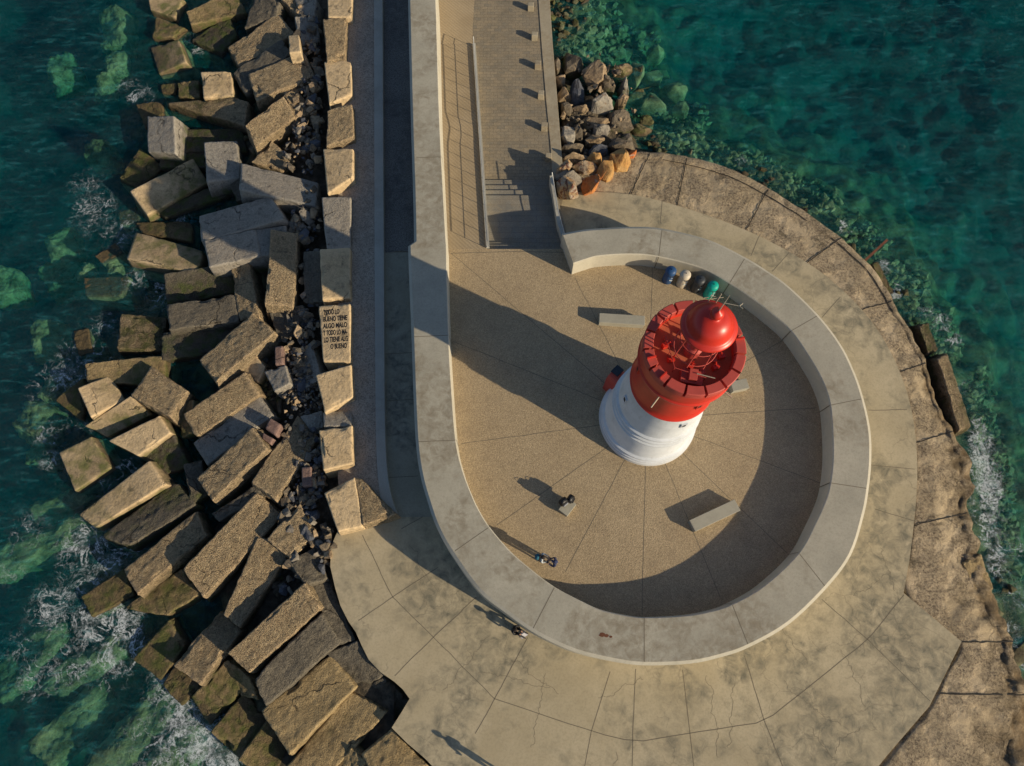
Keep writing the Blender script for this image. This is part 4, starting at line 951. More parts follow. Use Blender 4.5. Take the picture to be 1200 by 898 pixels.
((217, 665), (299, 580), (328, 606), (241, 697), -1.2, 'rough', 'largest rough tan block with a shadow notch across its middle, below the very coarse one'),
((263, 718), (301, 632), (339, 648), (282, 733), -1.15, 'rough', 'steeply slanting tan block with a pale chip on its upper end'),
((314, 631), (351, 592), (368, 625), (341, 654), -1.0, 'rough', 'short rough tan block right of the largest one, near the apron'),
((270, 765), (355, 685), (373, 715), (294, 786), -1.15, 'rough', 'wide tan block darkening to brown at its lower left end, beside the black crusted one'),
((205, 779), (258, 717), (281, 739), (235, 801), -1.7, 'rough', 'tan block with a green weedy foot just above the white surf'),
((145, 712), (212, 668), (232, 697), (196, 720), -2.3, 'wet', 'olive brown block with a rippled top and a shadowed lower end in the surf'),
((95, 700), (143, 668), (155, 697), (108, 722), -2.75, 'wet', 'reddish brown block sliding under the surf, left of the olive brown one'),
((156, 772), (199, 727), (214, 757), (187, 796), -2.2, 'wet', 'brown block with a mossy lower edge between surf and shade'),
((190, 803), (206, 781), (234, 803), (213, 826), -2.75, 'wet', 'weedy brown block foot awash in the white surf'),
((225, 816), (267, 773), (290, 800), (246, 849), -2.2, 'wet', 'brown weed streaked block below the tan block with the green foot'),
((248, 857), (287, 813), (314, 843), (281, 888), -2.35, 'wet', 'brown block with pale scratches beside the thickest foam'),
((280, 890), (312, 846), (336, 875), (318, 915), -2.4, 'wet', 'wet brown block cut by the bottom edge beside the foam'),
((270, 775), (292, 795), (300, 820), (284, 815), -2.0, 'wet', 'small broken tan pieces wedged between brown blocks'),
((300, 794), (374, 722), (396, 753), (314, 826), -1.35, 'dark', 'black crusted long block between the wide tan one and the brown ribbed one'),
((308, 832), (386, 770), (413, 807), (340, 882), -1.5, 'wet', 'wide brown block with a raised pale rib along its upper side'),
((337, 899), (410, 813), (450, 836), (388, 905), -1.75, 'wet', 'shadowed brown block below the ribbed one, beside the corner of the apron'),
((366, 690), (384, 677), (416, 748), (394, 752), -1.45, 'dark', 'dark cracked strip of blocks right against the curved apron edge'),
((384, 766), (420, 752), (449, 791), (416, 807), -1.5, 'dark', 'dark brown flat block touching the apron, below the cracked strip'),
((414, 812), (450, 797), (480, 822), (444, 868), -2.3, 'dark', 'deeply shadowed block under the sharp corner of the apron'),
((336, 658), (369, 643), (384, 677), (360, 686), -1.5, 'dark', 'reddish black boulder like block next to the rounded start of the apron'),
((367, 625), (387, 618), (388, 645), (372, 655), -1.6, 'dark', 'small dark cracked block left of the apron start'),
((425, 884), (459, 856), (500, 897), (442, 915), -1.75, 'wet', 'ragged tan and brown block at the bottom edge beside the apron'),
((393, 899), (411, 878), (428, 895), (412, 915), -2.1, 'wet', 'small tan block cut by the bottom edge'),
# --- rubble chunks with a face of their own
((342, 418), (364, 402), (376, 441), (352, 458), -.95, 'grey', 'bluish grey slab with two rough holes left of the lettered row'),
((310, 436), (334, 428), (339, 449), (321, 458), -1.15, 'grey', 'grey chunk with a small sunlit corner in the rubble patch'),
((318, 366), (354, 358), (362, 386), (326, 400), -1.3, 'dark', 'dark broken lump with an ochre corner below the tall upright tan block'),
((356, 297), (375, 295), (379, 350), (357, 352), -1.05, 'dark', 'dark reddish brown upright block between the tall tan one and the ledge row'),
((352, 488), (377, 482), (378, 500), (365, 505), -1.2, 'grey', 'small flat grey slab below the dark gravel patch'),
# --- submerged blocks
((115, 10), (139, 6), (141, 48), (116, 60), -4.0, 'sub', 'pale green submerged block standing upright near the top, alone in the left water'),
((50, 62), (85, 60), (98, 88), (62, 94), -4.9, 'sub', 'dim greenish submerged block far out near the top left'),
((121, 64), (148, 58), (150, 84), (126, 82), -3.9, 'sub', 'bright jade submerged block just left of the upper foam patch'),
((112, 86), (130, 80), (138, 100), (116, 104), -4.0, 'sub', 'small jade submerged block below the bright jade one'),
((96, 166), (113, 160), (121, 188), (97, 191), -4.1, 'sub', 'yellowish submerged block alone level with the grey cubes'),
((52, 272), (84, 264), (90, 292), (57, 302), -4.5, 'sub', 'round looking submerged block left of the foam streaks, upper of two'),
((46, 306), (88, 305), (90, 332), (50, 342), -4.9, 'sub', 'dark green submerged block left of the foam streaks, lower of two'),
((-8, 314), (26, 318), (28, 344), (-6, 350), -4.6, 'sub', 'submerged block cut by the left edge of the photo'),
((37, 376), (70, 374), (74, 408), (38, 414), -4.1, 'sub', 'brightest emerald submerged block left of the isolated squarish block'),
((10, 497), (34, 466), (72, 480), (48, 520), -3.35, 'sub', 'olive block just under the surface, left of the small wet wedge'),
((44, 440), (60, 438), (64, 466), (46, 468), -3.5, 'sub', 'small olive submerged block in the curl of foam'),
((25, 522), (50, 520), (52, 538), (26, 543), -4.1, 'sub', 'small bright green submerged block below the olive one'),
((30, 592), (84, 574), (110, 583), (40, 619), -3.8, 'sub', 'bright turquoise submerged block below the faceted cube'),
((-20, 642), (98, 603), (112, 622), (-6, 684), -3.7, 'sub', 'very long green submerged block reaching the left edge of the photo'),
((-10, 776), (56, 730), (68, 752), (0, 830), -4.2, 'sub', 'deep green submerged block in the lower left corner water'),
((46, 796), (134, 741), (142, 762), (62, 822), -3.6, 'sub', 'green submerged block streaked with foam threads, in the lower left'),
((34, 872), (108, 798), (136, 830), (50, 905), -3.65, 'sub', 'large dark green submerged block near the bottom left corner'),
((85, 908), (184, 800), (214, 830), (132, 920), -3.3, 'sub', 'tan green block just under the surface at the bottom, left of the thick foam'),
((140, 915), (224, 832), (250, 872), (205, 925), -3.3, 'sub', 'mottled block just under the thickest foam at the bottom edge'),
((100, 326), (148, 324), (146, 346), (102, 346), -3.1, 'wet', 'reddish flat block awash above the isolated squarish one'),
((112, 300), (134, 284), (142, 296), (120, 308), -3.0, 'wet', 'small pinkish block breaking the foam left of the sunlit left pointing block'),
((95, 304), (112, 308), (108, 324), (92, 326), -3.5, 'sub', 'small yellow green submerged block beside the pinkish one'),
((125, 305), (143, 298), (146, 318), (128, 320), -3.4, 'sub', 'small lime tinted submerged block right of the pinkish one'),
((138, 250), (158, 242), (162, 258), (142, 264), -3.1, 'wet', 'small reddish block in the surf below the narrow dark wet block'),
((86, 388), (102, 385), (108, 412), (92, 416), -2.95, 'wet', 'small brown pointed block poking from the surf left of the isolated squarish block'),
]
objs = {}
rj = random.Random(12)
for (a, b_, c_, d, z, s_, lb) in B:
    if s_ == 'sub':
        tl, tm = rj.choice((-.55, .55)), rj.uniform(-.3, .3); z = tuple(min(SEA-.2, z-.1+x*.7) for x in (tl+tm, -tl+tm, -tl-tm, tl-tm))
    elif z > -2.6:
        j = rj.uniform(-.22, .22) if z > -.6 else rj.uniform(-.5, .4); tl = rj.uniform(-.28, .28); tm = rj.uniform(-.2, .2); q_ = .35 if z > -.6 else 1
        z = tuple(max(SEA+.15, z+j*(.3 if z > -.6 else 1)+q_*x) for x in (tl+tm, -tl+tm, -tl-tm, tl-tm))
    objs[lb] = make_block('concrete_block', lb, (a, b_, c_, d), z, s_, 2.3 if s_ not in ('sub',) else 2.0, group='submerged concrete blocks off the breakwater' if s_ == 'sub' else None, rr=.5 if s_ == 'sub' else .075)
# chamfer side pieces: thin paint / writing on the lettered block
lt = next(o for l, o in objs.items() if 'handwritten' in l)
lines = ['TODO LO', 'BUENO TIENE', 'ALGO MALO', 'Y TODO LO MA-', 'LO TIENE ALG', 'O BUENO']
L0 = P(378, 362, -.3); R0 = P(408.5, 360, -.3); D0 = P(379, 410, -.3)
ex = (R0-L0); ey = (D0-L0); rx = math.atan2(ex.y, ex.x)
for i, tx in enumerate(lines):
    cu = bpy.data.curves.new('lettering', 'FONT'); cu.body = tx; cu.size = .46; cu.extrude = .004; cu.offset = .012
    to = bpy.data.objects.new('lettering', cu); COL.objects.link(to); bpy.context.view_layer.update()
    dg = bpy.context.evaluated_depsgraph_get(); me = bpy.data.meshes.new_from_object(to.evaluated_get(dg)); bpy.data.objects.remove(to)
    wd = max(v.co.x for v in me.vertices)-min(v.co.x for v in me.vertices)
    tw = ex.length*(.92 if len(tx) > 8 else .62); sx = min(tw/wd, 1.05)
    off = (.0 if i != 5 else .25)+(0.02 if i in (0,) else 0)
    p0 = L0+ey*((i+.85)/6.0)+ex*off
    mt = Matrix.Translation(Vector((p0.x, p0.y, -.262))) @ Matrix.Rotation(rx, 4, 'Z') @ Matrix.Diagonal((sx, .98, 1, 1))
    # hug the uneven top of the block
    bpy.context.view_layer.update()
    me.transform(mt)
    for v in me.vertices: pass
    me.materials.append(M['black'])
    o = link('lettering', me, lt); o.matrix_parent_inverse = Matrix.Translation(-lt.location)
    bpy.context.view_layer.update()
    for v in me.vertices:
        hit, loc, nn, _ = lt.ray_cast(Vector((v.co.x, v.co.y, 3))-lt.location, Vector((0, 0, -1)))
        if hit: v.co.z = (loc+lt.location).z+(.008 if v.co.z > -.262 else .003)

# bricks lying in the rubble
for q, lb in [(((322, 406), (331, 405), (332, 427), (322, 427)), 'pinkish upright brick block between the dark broken lump and the holed slab'),
              (((316, 490), (329, 498), (323, 511), (310, 502)), 'pinkish brick block resting against the big coarse tan block'),
              (((308, 507), (321, 514), (317, 521), (307, 514)), 'smaller pinkish brick block just below its twin near the big coarse block'),
              (((353, 548), (364, 547), (366, 569), (354, 570)), 'pinkish upright brick block left of the pale patched ledge block')]:
    make_block('brick_block', lb, q, -.95, 'brick', .7, cat='brick block', group='pinkish brick blocks in the rubble', small=True, rr=.06)
# toppled rim pieces along the round quay
for q, z, lb in [(((1099, 420), (1110, 414), (1139, 499), (1124, 504)), (-2.0, -2.3, -2.3, -2.0), 'long tilted tan rim slab fallen outward along the right shore'),
                 (((1022, 309), (1028, 306), (1046, 341), (1039, 346)), (-2.6, -2.9, -2.9, -2.6), 'narrow reddish rim slab lying in the foam below the rusty beam'),
                 (((1076, 380), (1088, 378), (1100, 410), (1088, 415)), (-2.4, -2.75, -2.8, -2.45), 'brown broken rim slab between the narrow reddish one and the long tilted one'),
                 (((1128, 660), (1150, 648), (1166, 690), (1144, 700)), (-1.75, -1.9, -2.1, -1.9), 'brown cracked lump at the right shore below the foam channel')]:
    make_block('broken_slab', lb, q, z, 'wet' if 'long' not in lb else 'rough', 1.1, cat='broken slab', group='broken slabs along the round quay', rr=.08)

# ================================================================ ROCKS
def rock_mesh(name, rad3, seed, mat, pts=15, sub=2, flat=True):
    rg = random.Random(seed); bm = bmesh.new()
    for _ in range(pts):
        v = Vector((rg.gauss(0, 1), rg.gauss(0, 1), rg.gauss(0, 1))).normalized()*rg.uniform(.86, 1.05); bm.verts.new(v)
    r = bmesh.ops.convex_hull(bm, input=bm.verts[:])
    for v in [v for v in bm.verts if not v.link_faces]: bm.verts.remove(v)
    bmesh.ops.bevel(bm, geom=bm.edges[:], offset=.05, segments=1, affect='EDGES')
    bmesh.ops.triangulate(bm, faces=bm.faces[:])
    if sub: bmesh.ops.subdivide_edges(bm, edges=bm.edges[:], cuts=sub, use_grid_fill=True)
    s = Vector((seed*1.3, seed*.7, 1))
    for v in bm.verts:
        v.co = v.co*(1+.09*noise.noise(v.co*2.2+s)+.05*noise.noise(v.co*6+s))
        v.co = Vector((v.co.x*rad3[0], v.co.y*rad3[1], v.co.z*rad3[2]))
    bmesh.ops.recalc_face_normals(bm, faces=bm.faces[:])
    me = bpy.data.meshes.new(name); bm.to_mesh(me); bm.free(); me.materials.append(M[mat]); return me
RK = [
(652.5, 77, 9, 20, -1.6, 0, 'rk_dark', 'narrow dark rock tight against the promenade edge, topmost left of the pile'),
(671, 74, 24, 32, -1.4, 0, 'rk_dark', 'large brown black rock at the top of the pile beside the shallow weedy reef'),
(697, 86, 28, 31, -1.2, .4, 'rk_tan', 'large warm tan rock at the top of the pile, right of the brown black one'),
(657, 94, 14, 14, -1.5, 0, 'rk_tan', 'small tan rock by the promenade edge above the bluish one'),
(675.5, 107, 18, 28, -1.0, .3, 'rk_blue', 'bluish black rock with a pointed foot left of the pale cube'),
(662, 112, 20, 18, -1.4, .2, 'rk_tan', 'tan grey rock left of the bluish black one'),
(730, 81, 22, 12, -1.9, .2, 'rk_tan', 'flat tan rock, topmost on the water side of the pile'),
(732, 98, 16, 24, -1.6, 0, 'rk_pale', 'speckled pale rock standing at the waterline'),
(712, 102, 22, 20, -1.7, .5, 'rk_dark', 'dark shaded rock between the large tan one and the speckled one'),
(705, 120, 27, 22, -.7, -.1, 'rk_pale', 'pale grey cubic rock with a rusty left side in the middle of the pile'),
(730, 120, 20, 18, -1.7, .4, 'rk_tan', 'tan wedge rock below the speckled pale one'),
(662, 128, 18, 16, -1.4, .3, 'rk_dark', 'dark pitted rock by the promenade level with the third bollard'),
(681, 130, 26, 17, -1.5, .5, 'rk_tan', 'sprawling brownish rock left below the pale cubic one'),
(704, 136, 14, 10, -1.8, 0, 'rk_dark', 'small dark rock tucked right under the pale cubic one'),
(727, 140, 31, 26, -1.3, .2, 'rk_dark', 'big dark rock with a tan lower edge on the water side'),
(758, 143, 22, 20, -2.6, .3, 'rk_green', 'greenish wet rock half in the water right of the big dark one'),
(750, 153, 24, 15, -2.3, .3, 'rk_tan', 'pointed tan green rock at the waterline below the greenish one'),
(694, 144, 35, 15, -1.3, .1, 'rk_tan', 'wide flat brown rock across the middle of the pile'),
(666, 157, 18, 27, -.9, .2, 'rk_pale', 'tall pale grey rock leaning on the promenade coping'),
(678, 156, 14, 20, -1.3, -.4, 'rk_dark', 'dark slanted rock right of the tall pale grey one'),
(704, 154, 24, 17, -1.4, -.3, 'rk_grey', 'shaded grey rock right of the centre above the bluish grey one'),
(697, 164, 21, 13, -1.3, 0, 'rk_tan', 'small tan ridge rock just above the bluish grey one'),
(733, 161, 14, 12, -1.9, 0, 'rk_grey', 'small light grey rock below the big dark one'),
(673, 174, 26, 10, -1.0, .0, 'rk_dark', 'long flat dark rock behind the row of orange ones'),
(702, 177, 22, 15, -.9, .1, 'rk_blue', 'bluish grey rock between the dark flat one and the ochre ones'),
(729, 170, 31, 13, -1.1, -.3, 'rk_dark', 'flat brown rock with an orange right end near the quay'),
(678, 184, 31, 11, -.6, -.1, 'rk_tan', 'flat warm brown slab rock on top of the orange group'),
(660, 193, 22, 21, .5, .1, 'rk_mixed', 'cream and orange rock touching the promenade above the steps'),
(685, 195, 26, 12, -.5, -.2, 'rk_mixed', 'grey orange flat rock in the centre of the orange group'),
(698, 187, 17, 14, -.6, .1, 'rk_ochre', 'small ochre rock right of the flat warm brown slab'),
(711, 198, 22, 24, -.4, .3, 'rk_ochre', 'rounded golden ochre rock resting on the quay'),
(725, 187, 25, 28, -.5, .3, 'rk_ochre', 'largest golden ochre rock with a steep left face'),
(739, 178, 14, 17, -1.0, .2, 'rk_orange', 'small deep orange rock at the right end of the group'),
(665, 207, 30, 12, .5, 0, 'rk_grey', 'grey topped rock behind the white and orange one at the handrail'),
(666, 218, 29, 24, .7, .1, 'rk_mixed', 'big white, rust and gold rock at the head of the handrail'),
(693, 213, 21, 23, .0, .1, 'rk_orange', 'bright orange rock with a pale top, nearest the parapet'),
(766, 118, 34, 24, -2.95, .2, 'rk_green', 'wide weedy rock awash right of the pile, upper one'),
(748, 114, 22, 17, -2.9, 0, 'rk_green', 'weedy olive rock awash between the pile and the wide one'),
(745, 88, 22, 36, -3.0, 0, 'rk_green', 'tall weedy rock awash right of the speckled pale rock'),
(790, 105, 30, 24, -3.6, .3, 'rk_green', 'green submerged rock with a knobbly outline farther from the pile'),
(798, 127, 18, 20, -3.8, 0, 'rk_green', 'small round green submerged rock right of the wide weedy one'),
(765, 88, 22, 18, -3.9, 0, 'rk_green', 'dim green submerged rock above the wide weedy one'),
(768, 60, 22, 18, -4.1, .2, 'rk_green', 'dim green submerged rock farthest up, off the promenade'),
]
for i, (u, v, wpx, hpx, zt, rz, mt, lb) in enumerate(RK):
    rx_, ry_ = wpx/2/19.6*1.5, hpx/2/19.6*1.5; rz_ = max(.5, min(1.25, (rx_+ry_)*.75)); c_ = P(u, v, zt-rz_*.55); c_.z = zt-rz_*.9
    me = rock_mesh('rock', (rx_, ry_, rz_), i+11, mt, pts=13 if mt in ('rk_pale', 'rk_orange', 'rk_mixed') else 18)
    o = link('rock', me, None, c_); o.rotation_euler.z = rz*.3
    tag(o, lb, 'rock', 'rocks piled beside the promenade')

def scatter(name, spots, mats, seed, zfn, label=None, cat='rubble'):
    rg = random.Random(seed); V = []; Fc = []; MI = []
    protos = []
    for k in range(9):
        me = rock_mesh('t', (1, 1, 1), seed+k*5, mats[0], 12, 0); protos.append(([tuple(v.co) for v in me.vertices], [list(p.vertices) for p in me.polygons])); bpy.data.meshes.remove(me)
    for (u, v, ru, rv, n, s0, s1) in spots:
        for _ in range(n):
            a = rg.uniform(0, 6.283); q = math.sqrt(rg.random()); uu, vv = u+ru*q*math.cos(a), v+rv*q*math.sin(a)
            s_ = s0+(s1-s0)*rg.random()**2.2; z0, lift = zfn(uu, vv); p = P(uu, vv, z0); z = (seabed_z(p.x, p.y) if z0 < -2.5 else z0)+s_*.3+rg.uniform(0, lift)
            m_ = Matrix.Rotation(rg.uniform(0, 6.28), 3, 'Z') @ Matrix.Rotation(rg.uniform(-1, 1), 3, 'X'); sc = (s_*rg.uniform(.7, 1.3), s_*rg.uniform(.7, 1.2), s_*rg.uniform(.55, .9))
            vs, fs = protos[rg.randrange(9)]; i0 = len(V); mi = rg.randrange(len(mats))
            for w_ in vs: V.append(tuple(m_ @ Vector((w_[0]*sc[0], w_[1]*sc[1], w_[2]*sc[2]))+Vector((p.x, p.y, z))))
            for f in fs: Fc.append([i0+k for k in f]); MI.append(mi)
    me = bpy.data.meshes.new(name); me.from_pydata(V, [], Fc)
    for m_ in mats: me.materials.append(M[m_])
    for p_, i_ in zip(me.polygons, MI): p_.material_index = i_
    o = link(name, me); return tag(o, label, cat, kind='stuff')
scatter('rubble', [(362, 35, 14, 34, 50, .12, .5), (366, 85, 15, 34, 60, .12, .5), (362, 140, 18, 40, 110, .12, .5), (350, 185, 30, 22, 60, .12, .5), (360, 255, 18, 34, 90, .12, .5), (368, 330, 14, 36, 50, .1, .4), (345, 392, 34, 28, 110, .1, .45), (340, 445, 36, 30, 420, .06, .22),
                   (362, 465, 20, 26, 200, .06, .22), (365, 545, 18, 44, 240, .07, .36), (350, 600, 22, 30, 70, .12, .5), (378, 640, 16, 30, 40, .15, .45), (330, 505, 22, 20, 40, .1, .3), (335, 670, 20, 24, 30, .15, .45), (300, 470, 60, 200, 120, .2, .55), (290, 200, 50, 170, 100, .2, .55)],
        ['rk_grey', 'rk_dark', 'rk_dark', 'rk_blue', 'rk_tan'], 21, lambda u, v: ((-1.75, .45) if u > 335 else (-2.6, .1)), 'loose broken stones filling the gaps between the blocks and the ledge')
sub_spots = [(700, 30, 46, 48, 220, .12, .6), (740, 60, 50, 60, 180, .12, .6), (790, 120, 50, 50, 140, .12, .42), (800, 170, 50, 18, 140, .12, .42), (870, 190, 50, 22, 140, .12, .42), (940, 225, 50, 28, 160, .12, .42), (1010, 275, 40, 30, 140, .12, .42), (1065, 340, 34, 40, 160, .12, .42),
             (1110, 390, 30, 40, 140, .12, .42), (1160, 480, 26, 60, 180, .12, .42), (1180, 580, 22, 60, 160, .12, .42), (1180, 660, 20, 40, 100, .12, .42), (660, 10, 16, 60, 120, .12, .42), (665, 60, 12, 20, 40, .12, .42)]
scatter('submerged_rubble', sub_spots, ['rk_green', 'rk_green', 'rk_dark', 'sub'], 77, lambda u, v: (-3.6, .25), 'weedy stones under the clear shallow water along the round quay')
scatter('pile_rubble', [(700, 120, 44, 55, 90, .12, .35), (672, 160, 20, 40, 30, .12, .3), (700, 190, 34, 14, 20, .12, .3)], ['rk_tan', 'rk_dark', 'rk_dark'], 41, lambda u, v: (-2.2, .4), 'small stones filling gaps in the rock pile beside the promenade')
# ================================================================ PEOPLE
SKIN = flat_mat('skin', (.42, .24, .16), .6, var=.1); HAIRD = flat_mat('dark_hair', (.03, .02, .015), .7)
def cloth(nm, c_): return flat_mat(nm, c_, .9, var=.25, scale=6)
CL = {'lightgrey': cloth('light_grey_cloth', (.46, .49, .50)), 'navy': cloth('navy_cloth', (.035, .045, .10)), 'jeans': cloth('denim', (.07, .10, .17)), 'black': cloth('black_cloth', (.02, .02, .024)), 'teal': cloth('teal_cloth', (.03, .14, .20)), 'khaki': cloth('khaki', (.22, .18, .12)), 'shoe': cloth('shoe', (.06, .05, .05)), 'white': cloth('white_paper', (.72, .70, .74)), 'red': cloth('red_cloth', (.5, .03, .03))}
def person(label, loc, rz, J, top, bottom, hair='hair'):
    """J: joints (x right, y forward, z up) in metres; one skinned body"""
    names = list(J); idx = {n: i for i, n in enumerate(names)}
    rad_ = {'pelvis': .135, 'waist': .125, 'chest': .155, 'neck0': .075, 'neck': .055, 'head0': .075, 'head1': .098, 'head2': .08,
            'sh': .075, 'el': .045, 'wr': .03, 'palm': .035, 'hip': .10, 'kn': .062, 'an': .045, 'heel': .045, 'toe': .038}
    V = [J[n] for n in names]; Rr = [rad_[n.rstrip('LR')] for n in names]
    E_ = [('pelvis', 'waist'), ('waist', 'chest'), ('chest', 'neck0'), ('neck0', 'neck'), ('neck', 'head0'), ('head0', 'head1'), ('head1', 'head2')]
    for s_ in 'LR': E_ += [('chest', 'sh'+s_), ('sh'+s_, 'el'+s_), ('el'+s_, 'wr'+s_), ('wr'+s_, 'palm'+s_), ('pelvis', 'hip'+s_), ('hip'+s_, 'kn'+s_), ('kn'+s_, 'an'+s_), ('an'+s_, 'toe'+s_), ('an'+s_, 'heel'+s_)]
    E_ = [(idx[a], idx[b_]) for a, b_ in E_]
    for s_ in 'LR':  # four fingers and a thumb
        pl, wr = Vector(J['palm'+s_]), Vector(J['wr'+s_]); d = (pl-wr).normalized(); side = d.cross(Vector((0, 0, 1)))
        side = side.normalized() if side.length > .1 else Vector((1, 0, 0)); dn = d.cross(side).normalized()
        for k, (o_, l) in enumerate(((-.027, .062), (-.009, .075), (.009, .07), (.027, .055))):
            a = pl+side*o_+d*.02; b_ = a+d*l*.55+dn*.008; e_ = b_+d*l*.4+dn*.025
            i0 = len(V); V += [a, b_, e_]; Rr += [.011, .009, .0075]; E_ += [(idx['palm'+s_], i0), (i0, i0+1), (i0+1, i0+2)]
        a = pl+side*.035-d*.02; b_ = a+side*.022+d*.03; i0 = len(V); V += [a, b_]; Rr += [.012, .0095]; E_ += [(idx['palm'+s_], i0), (i0, i0+1)]
    me = bpy.data.meshes.new('person'); me.from_pydata([tuple(v) for v in V], E_, [])
    o = link('person', me, None, loc); o.rotation_euler.z = rz
    md = o.modifiers.new('skin', 'SKIN'); sv = me.skin_vertices[0].data
    for i, r in enumerate(Rr): sv[i].radius = (r, r)
    for i in range(len(names)):
        if names[i] in ('chest', 'waist', 'pelvis'): sv[i].radius = (Rr[i]*1.18, Rr[i]*.82)
    sv[idx['pelvis']].use_root = True; sb = o.modifiers.new('sub', 'SUBSURF'); sb.levels = 1; sb.render_levels = 2
    bpy.context.view_layer.update(); dg = bpy.context.evaluated_depsgraph_get(); m2 = bpy.data.meshes.new_from_object(o.evaluated_get(dg))
    o.modifiers.clear(); o.data = m2
    for k in (SKIN, CL[top], CL[bottom], CL['shoe']): m2.materials.append(k)
    segs = []
    def sg(a, b_, m_): segs.append((Vector(J[a]), Vector(J[b_]), m_))
    sg('pelvis', 'waist', 1); sg('waist', 'chest', 1); sg('chest', 'neck0', 1); sg('neck', 'head0', 0); sg('head0', 'head2', 0)
    for s_ in 'LR': sg('chest', 'sh'+s_, 1); sg('sh'+s_, 'el'+s_, 1); sg('el'+s_, 'wr'+s_, 1); sg('palm'+s_, 'palm'+s_, 0); sg('pelvis', 'hip'+s_, 2); sg('hip'+s_, 'kn'+s_, 2); sg('kn'+s_, 'an'+s_, 2); sg('heel'+s_, 'toe'+s_, 3)
    for p in m2.polygons:
        p.use_smooth = True; c_ = p.center; best = (9, 0)
        for a, b_, m_ in segs:
            d = b_-a; t = max(0, min(1, (c_-a).dot(d)/d.length_squared)) if d.length > 1e-6 else 0; q = (a+d*t-c_).length
            if q < best[0]: best = (q, m_)
        p.material_index = best[1]
    up = (Vector(J['head2'])-Vector(J['head0'])).normalized(); hc = Vector(J['head1']); fw = Vector((0, 1, 0)); fw = (fw-up*fw.dot(up)).normalized(); rt = fw.cross(up)
    b = MB()
    rows = []
    for j in range(9):
        th_ = math.pi*.62*j/8; rows.append([hc+up*(.128*math.cos(th_)+.01)+(rt*math.cos(a)*.112+fw*(math.sin(a)*.125-.018-.03*j/8))*math.sin(th_) for a in [q*math.pi/8 for q in range(16)]])
    b.grid(rows, 0, True); h_ = b.build('hair' if hair != 'cap' else 'cap', {'hair': HAIRD, 'cap': CL['navy']}[hair], o, smooth=True, weld=2)
    if hair == 'cap':
        b = MB(); b.grid([[hc+up*.05+rt*x*.08+fw*(.10+y*.09*(1-abs(x)*.3)) for x in (-1, -.5, 0, .5, 1)] for y in (0, .5, 1)]); b.build('cap_brim', CL['navy'], o)
    b = MB(); b.tube([hc+fw*.085+up*.01, hc+fw*.125-up*.015], .014, 6, r2=.018); b.build('nose', SKIN, o, smooth=True)
    b = MB()
    for q in (-1, 1): b.box(hc+rt*q*.034+fw*.094+up*.022, (.02, .012, .012))
    b.build('eyes', HAIRD, o)
    b = MB(); b.box(hc+fw*.092-up*.045, (.045, .012, .01)); b.build('mouth', CL['red'], o)
    b = MB()
    for q in (-1, 1): b.box(hc+rt*q*.1, (.018, .035, .06))
    b.build('ears', SKIN, o, bevel=.006)
    return tag(o, label, 'person')
def standing(arm=1.0):
    J = {'pelvis': (0, 0, .95), 'waist': (0, 0, 1.1), 'chest': (0, .01, 1.32), 'neck0': (0, 0, 1.45), 'neck': (0, .01, 1.51), 'head0': (0, .03, 1.56), 'head1': (0, .035, 1.64), 'head2': (0, .03, 1.70)}
    for s_, q in (('L', -1), ('R', 1)):
        J.update({'sh'+s_: (q*.18, 0, 1.38), 'el'+s_: (q*.24, .06*arm, 1.12), 'wr'+s_: (q*.15, .28*arm, 1.17), 'palm'+s_: (q*.10, .35*arm, 1.2),
                  'hip'+s_: (q*.09, 0, .88), 'kn'+s_: (q*.11, .02, .48), 'an'+s_: (q*.12, -.01, .08), 'heel'+s_: (q*.12, -.05, .045), 'toe'+s_: (q*.13, .15, .04)})
    return J
fa = P(634, 656, 0); fb = P(649, 661, 0)
Ja = standing(1.1); Jb = standing(1.0)
Ja['head1'] = (0, .07, 1.63); Ja['head2'] = (0, .10, 1.69)
person('person in a light grey top with teal backpack, facing the one in navy', fa, R(-100), Ja, 'lightgrey', 'jeans')
person('person in navy clothes and a navy cap, looking down at something held in both hands', fb, R(85), Jb, 'navy', 'jeans', 'cap')
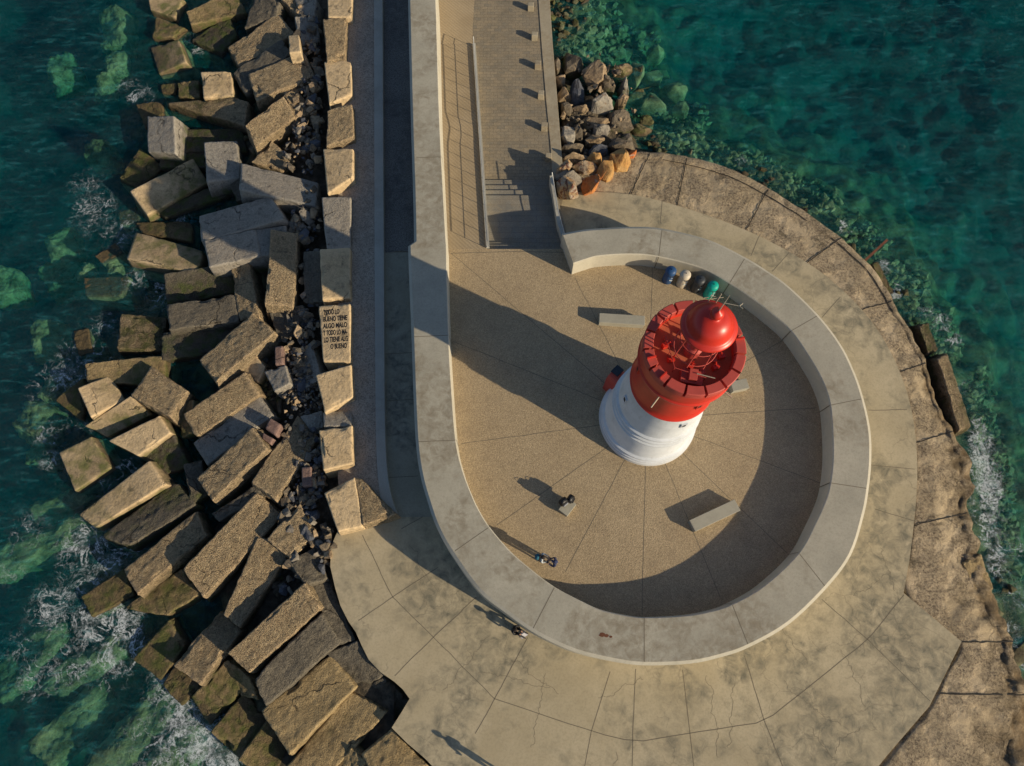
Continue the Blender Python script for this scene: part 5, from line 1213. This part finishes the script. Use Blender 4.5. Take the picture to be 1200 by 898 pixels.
# phone and backpack
b = MB(); b.box((0, 0, 0), (.08, .15, .012)); o = b.build('phone', M['black'], bevel=.004); o.location = fb+Vector((-.40, .02, 1.23)); tag(o, 'small dark phone held between the two standing people', 'phone')
def rnd_pack(loc, rz, label):
    root = empty('backpack', loc, label, 'backpack', rz=rz); b = MB(); rows = []
    for j in range(11):
        t = j/10; s_ = .75+.35*math.sin(math.pi*min(1, t*1.05)); rows.append([Vector((.16*s_*math.copysign(abs(math.cos(a))**.6, math.cos(a)), .10*s_*math.copysign(abs(math.sin(a))**.6, math.sin(a)), .44*t)) for a in [q*math.pi/8 for q in range(16)]])
    b.grid(rows, 0, True); b.face(rows[-1]); b.face(rows[0][::-1]); b.build('body', CL['teal'], root, smooth=True)
    b = MB(); b.box((0, -.11, .16), (.22, .06, .2)); b.build('pocket', CL['teal'], root, bevel=.02)
    b = MB()
    for q in (-1, 1): b.tube([(q*.09, .08, .42), (q*.12, .17, .46), (q*.12, .22, .36), (q*.10, .12, .08)], .015, 6)
    b.build('strap', CL['black'], root, smooth=True); return root
m_ = Matrix.Rotation(R(-100), 3, 'Z'); rnd_pack(fa+m_ @ Vector((0, -.235, 1.0)), R(-100), 'teal backpack on the back of the person in the light grey top')
# sitting against the outer foot of the parapet
sp = P(602, 737, PROM)
Js = {'pelvis': (0, 0, .14), 'waist': (0, -.02, .3), 'chest': (0, .02, .54), 'neck0': (0, .03, .67), 'neck': (0, .05, .73), 'head0': (0, .09, .78), 'head1': (0, .11, .86), 'head2': (0, .12, .92)}
for s_, q in (('L', -1), ('R', 1)):
    Js.update({'sh'+s_: (q*.18, .03, .60), 'el'+s_: (q*.25, .16, .36), 'wr'+s_: (q*.14, .36, .42), 'palm'+s_: (q*.10, .43, .42), 'hip'+s_: (q*.09, .05, .13), 'kn'+s_: (q*.14, .42, .44), 'an'+s_: (q*.13, .66, .08), 'heel'+s_: (q*.13, .63, .045), 'toe'+s_: (q*.14, .83, .04)})
person('person in black sitting on the apron against the outer foot of the parapet wall', sp, R(-118), Js, 'black', 'black')
b = MB(); c_ = P(613.5, 744, PROM); b.grid([[Vector((x*.2, y*.14, .03+.03*math.sin(x*3+y*2))) for x in (-1, -.5, 0, .5, 1)] for y in (-1, -.3, .3, 1)])
b.face([(-.1, -.06, .09), (.12, -.07, .07), (.14, .08, .08), (-.08, .07, .11)]); o = b.build('open_magazine', CL['white'], smooth=True); o.location = c_; o.rotation_euler.z = R(35); tag(o, 'white open magazine lying at the feet of the person in black', 'magazine')
# the one whose long shadow falls into the picture at the bottom (stands just outside the frame)
tip = P(508, 857, PROM); L = 1.74/math.tan(SUN_EL); ft = tip+Vector((math.cos(SUN_AZ), math.sin(SUN_AZ), 0))*L
Jo = standing(1.0)
for s_, q in (('L', -1), ('R', 1)): Jo['el'+s_] = (q*.30, .05, 1.10); Jo['wr'+s_] = (q*.16, .26, 1.05); Jo['palm'+s_] = (q*.12, .33, 1.06)
person('person standing on the apron just below the photo, seen by the long shadow', ft, R(100), Jo, 'khaki', 'jeans')
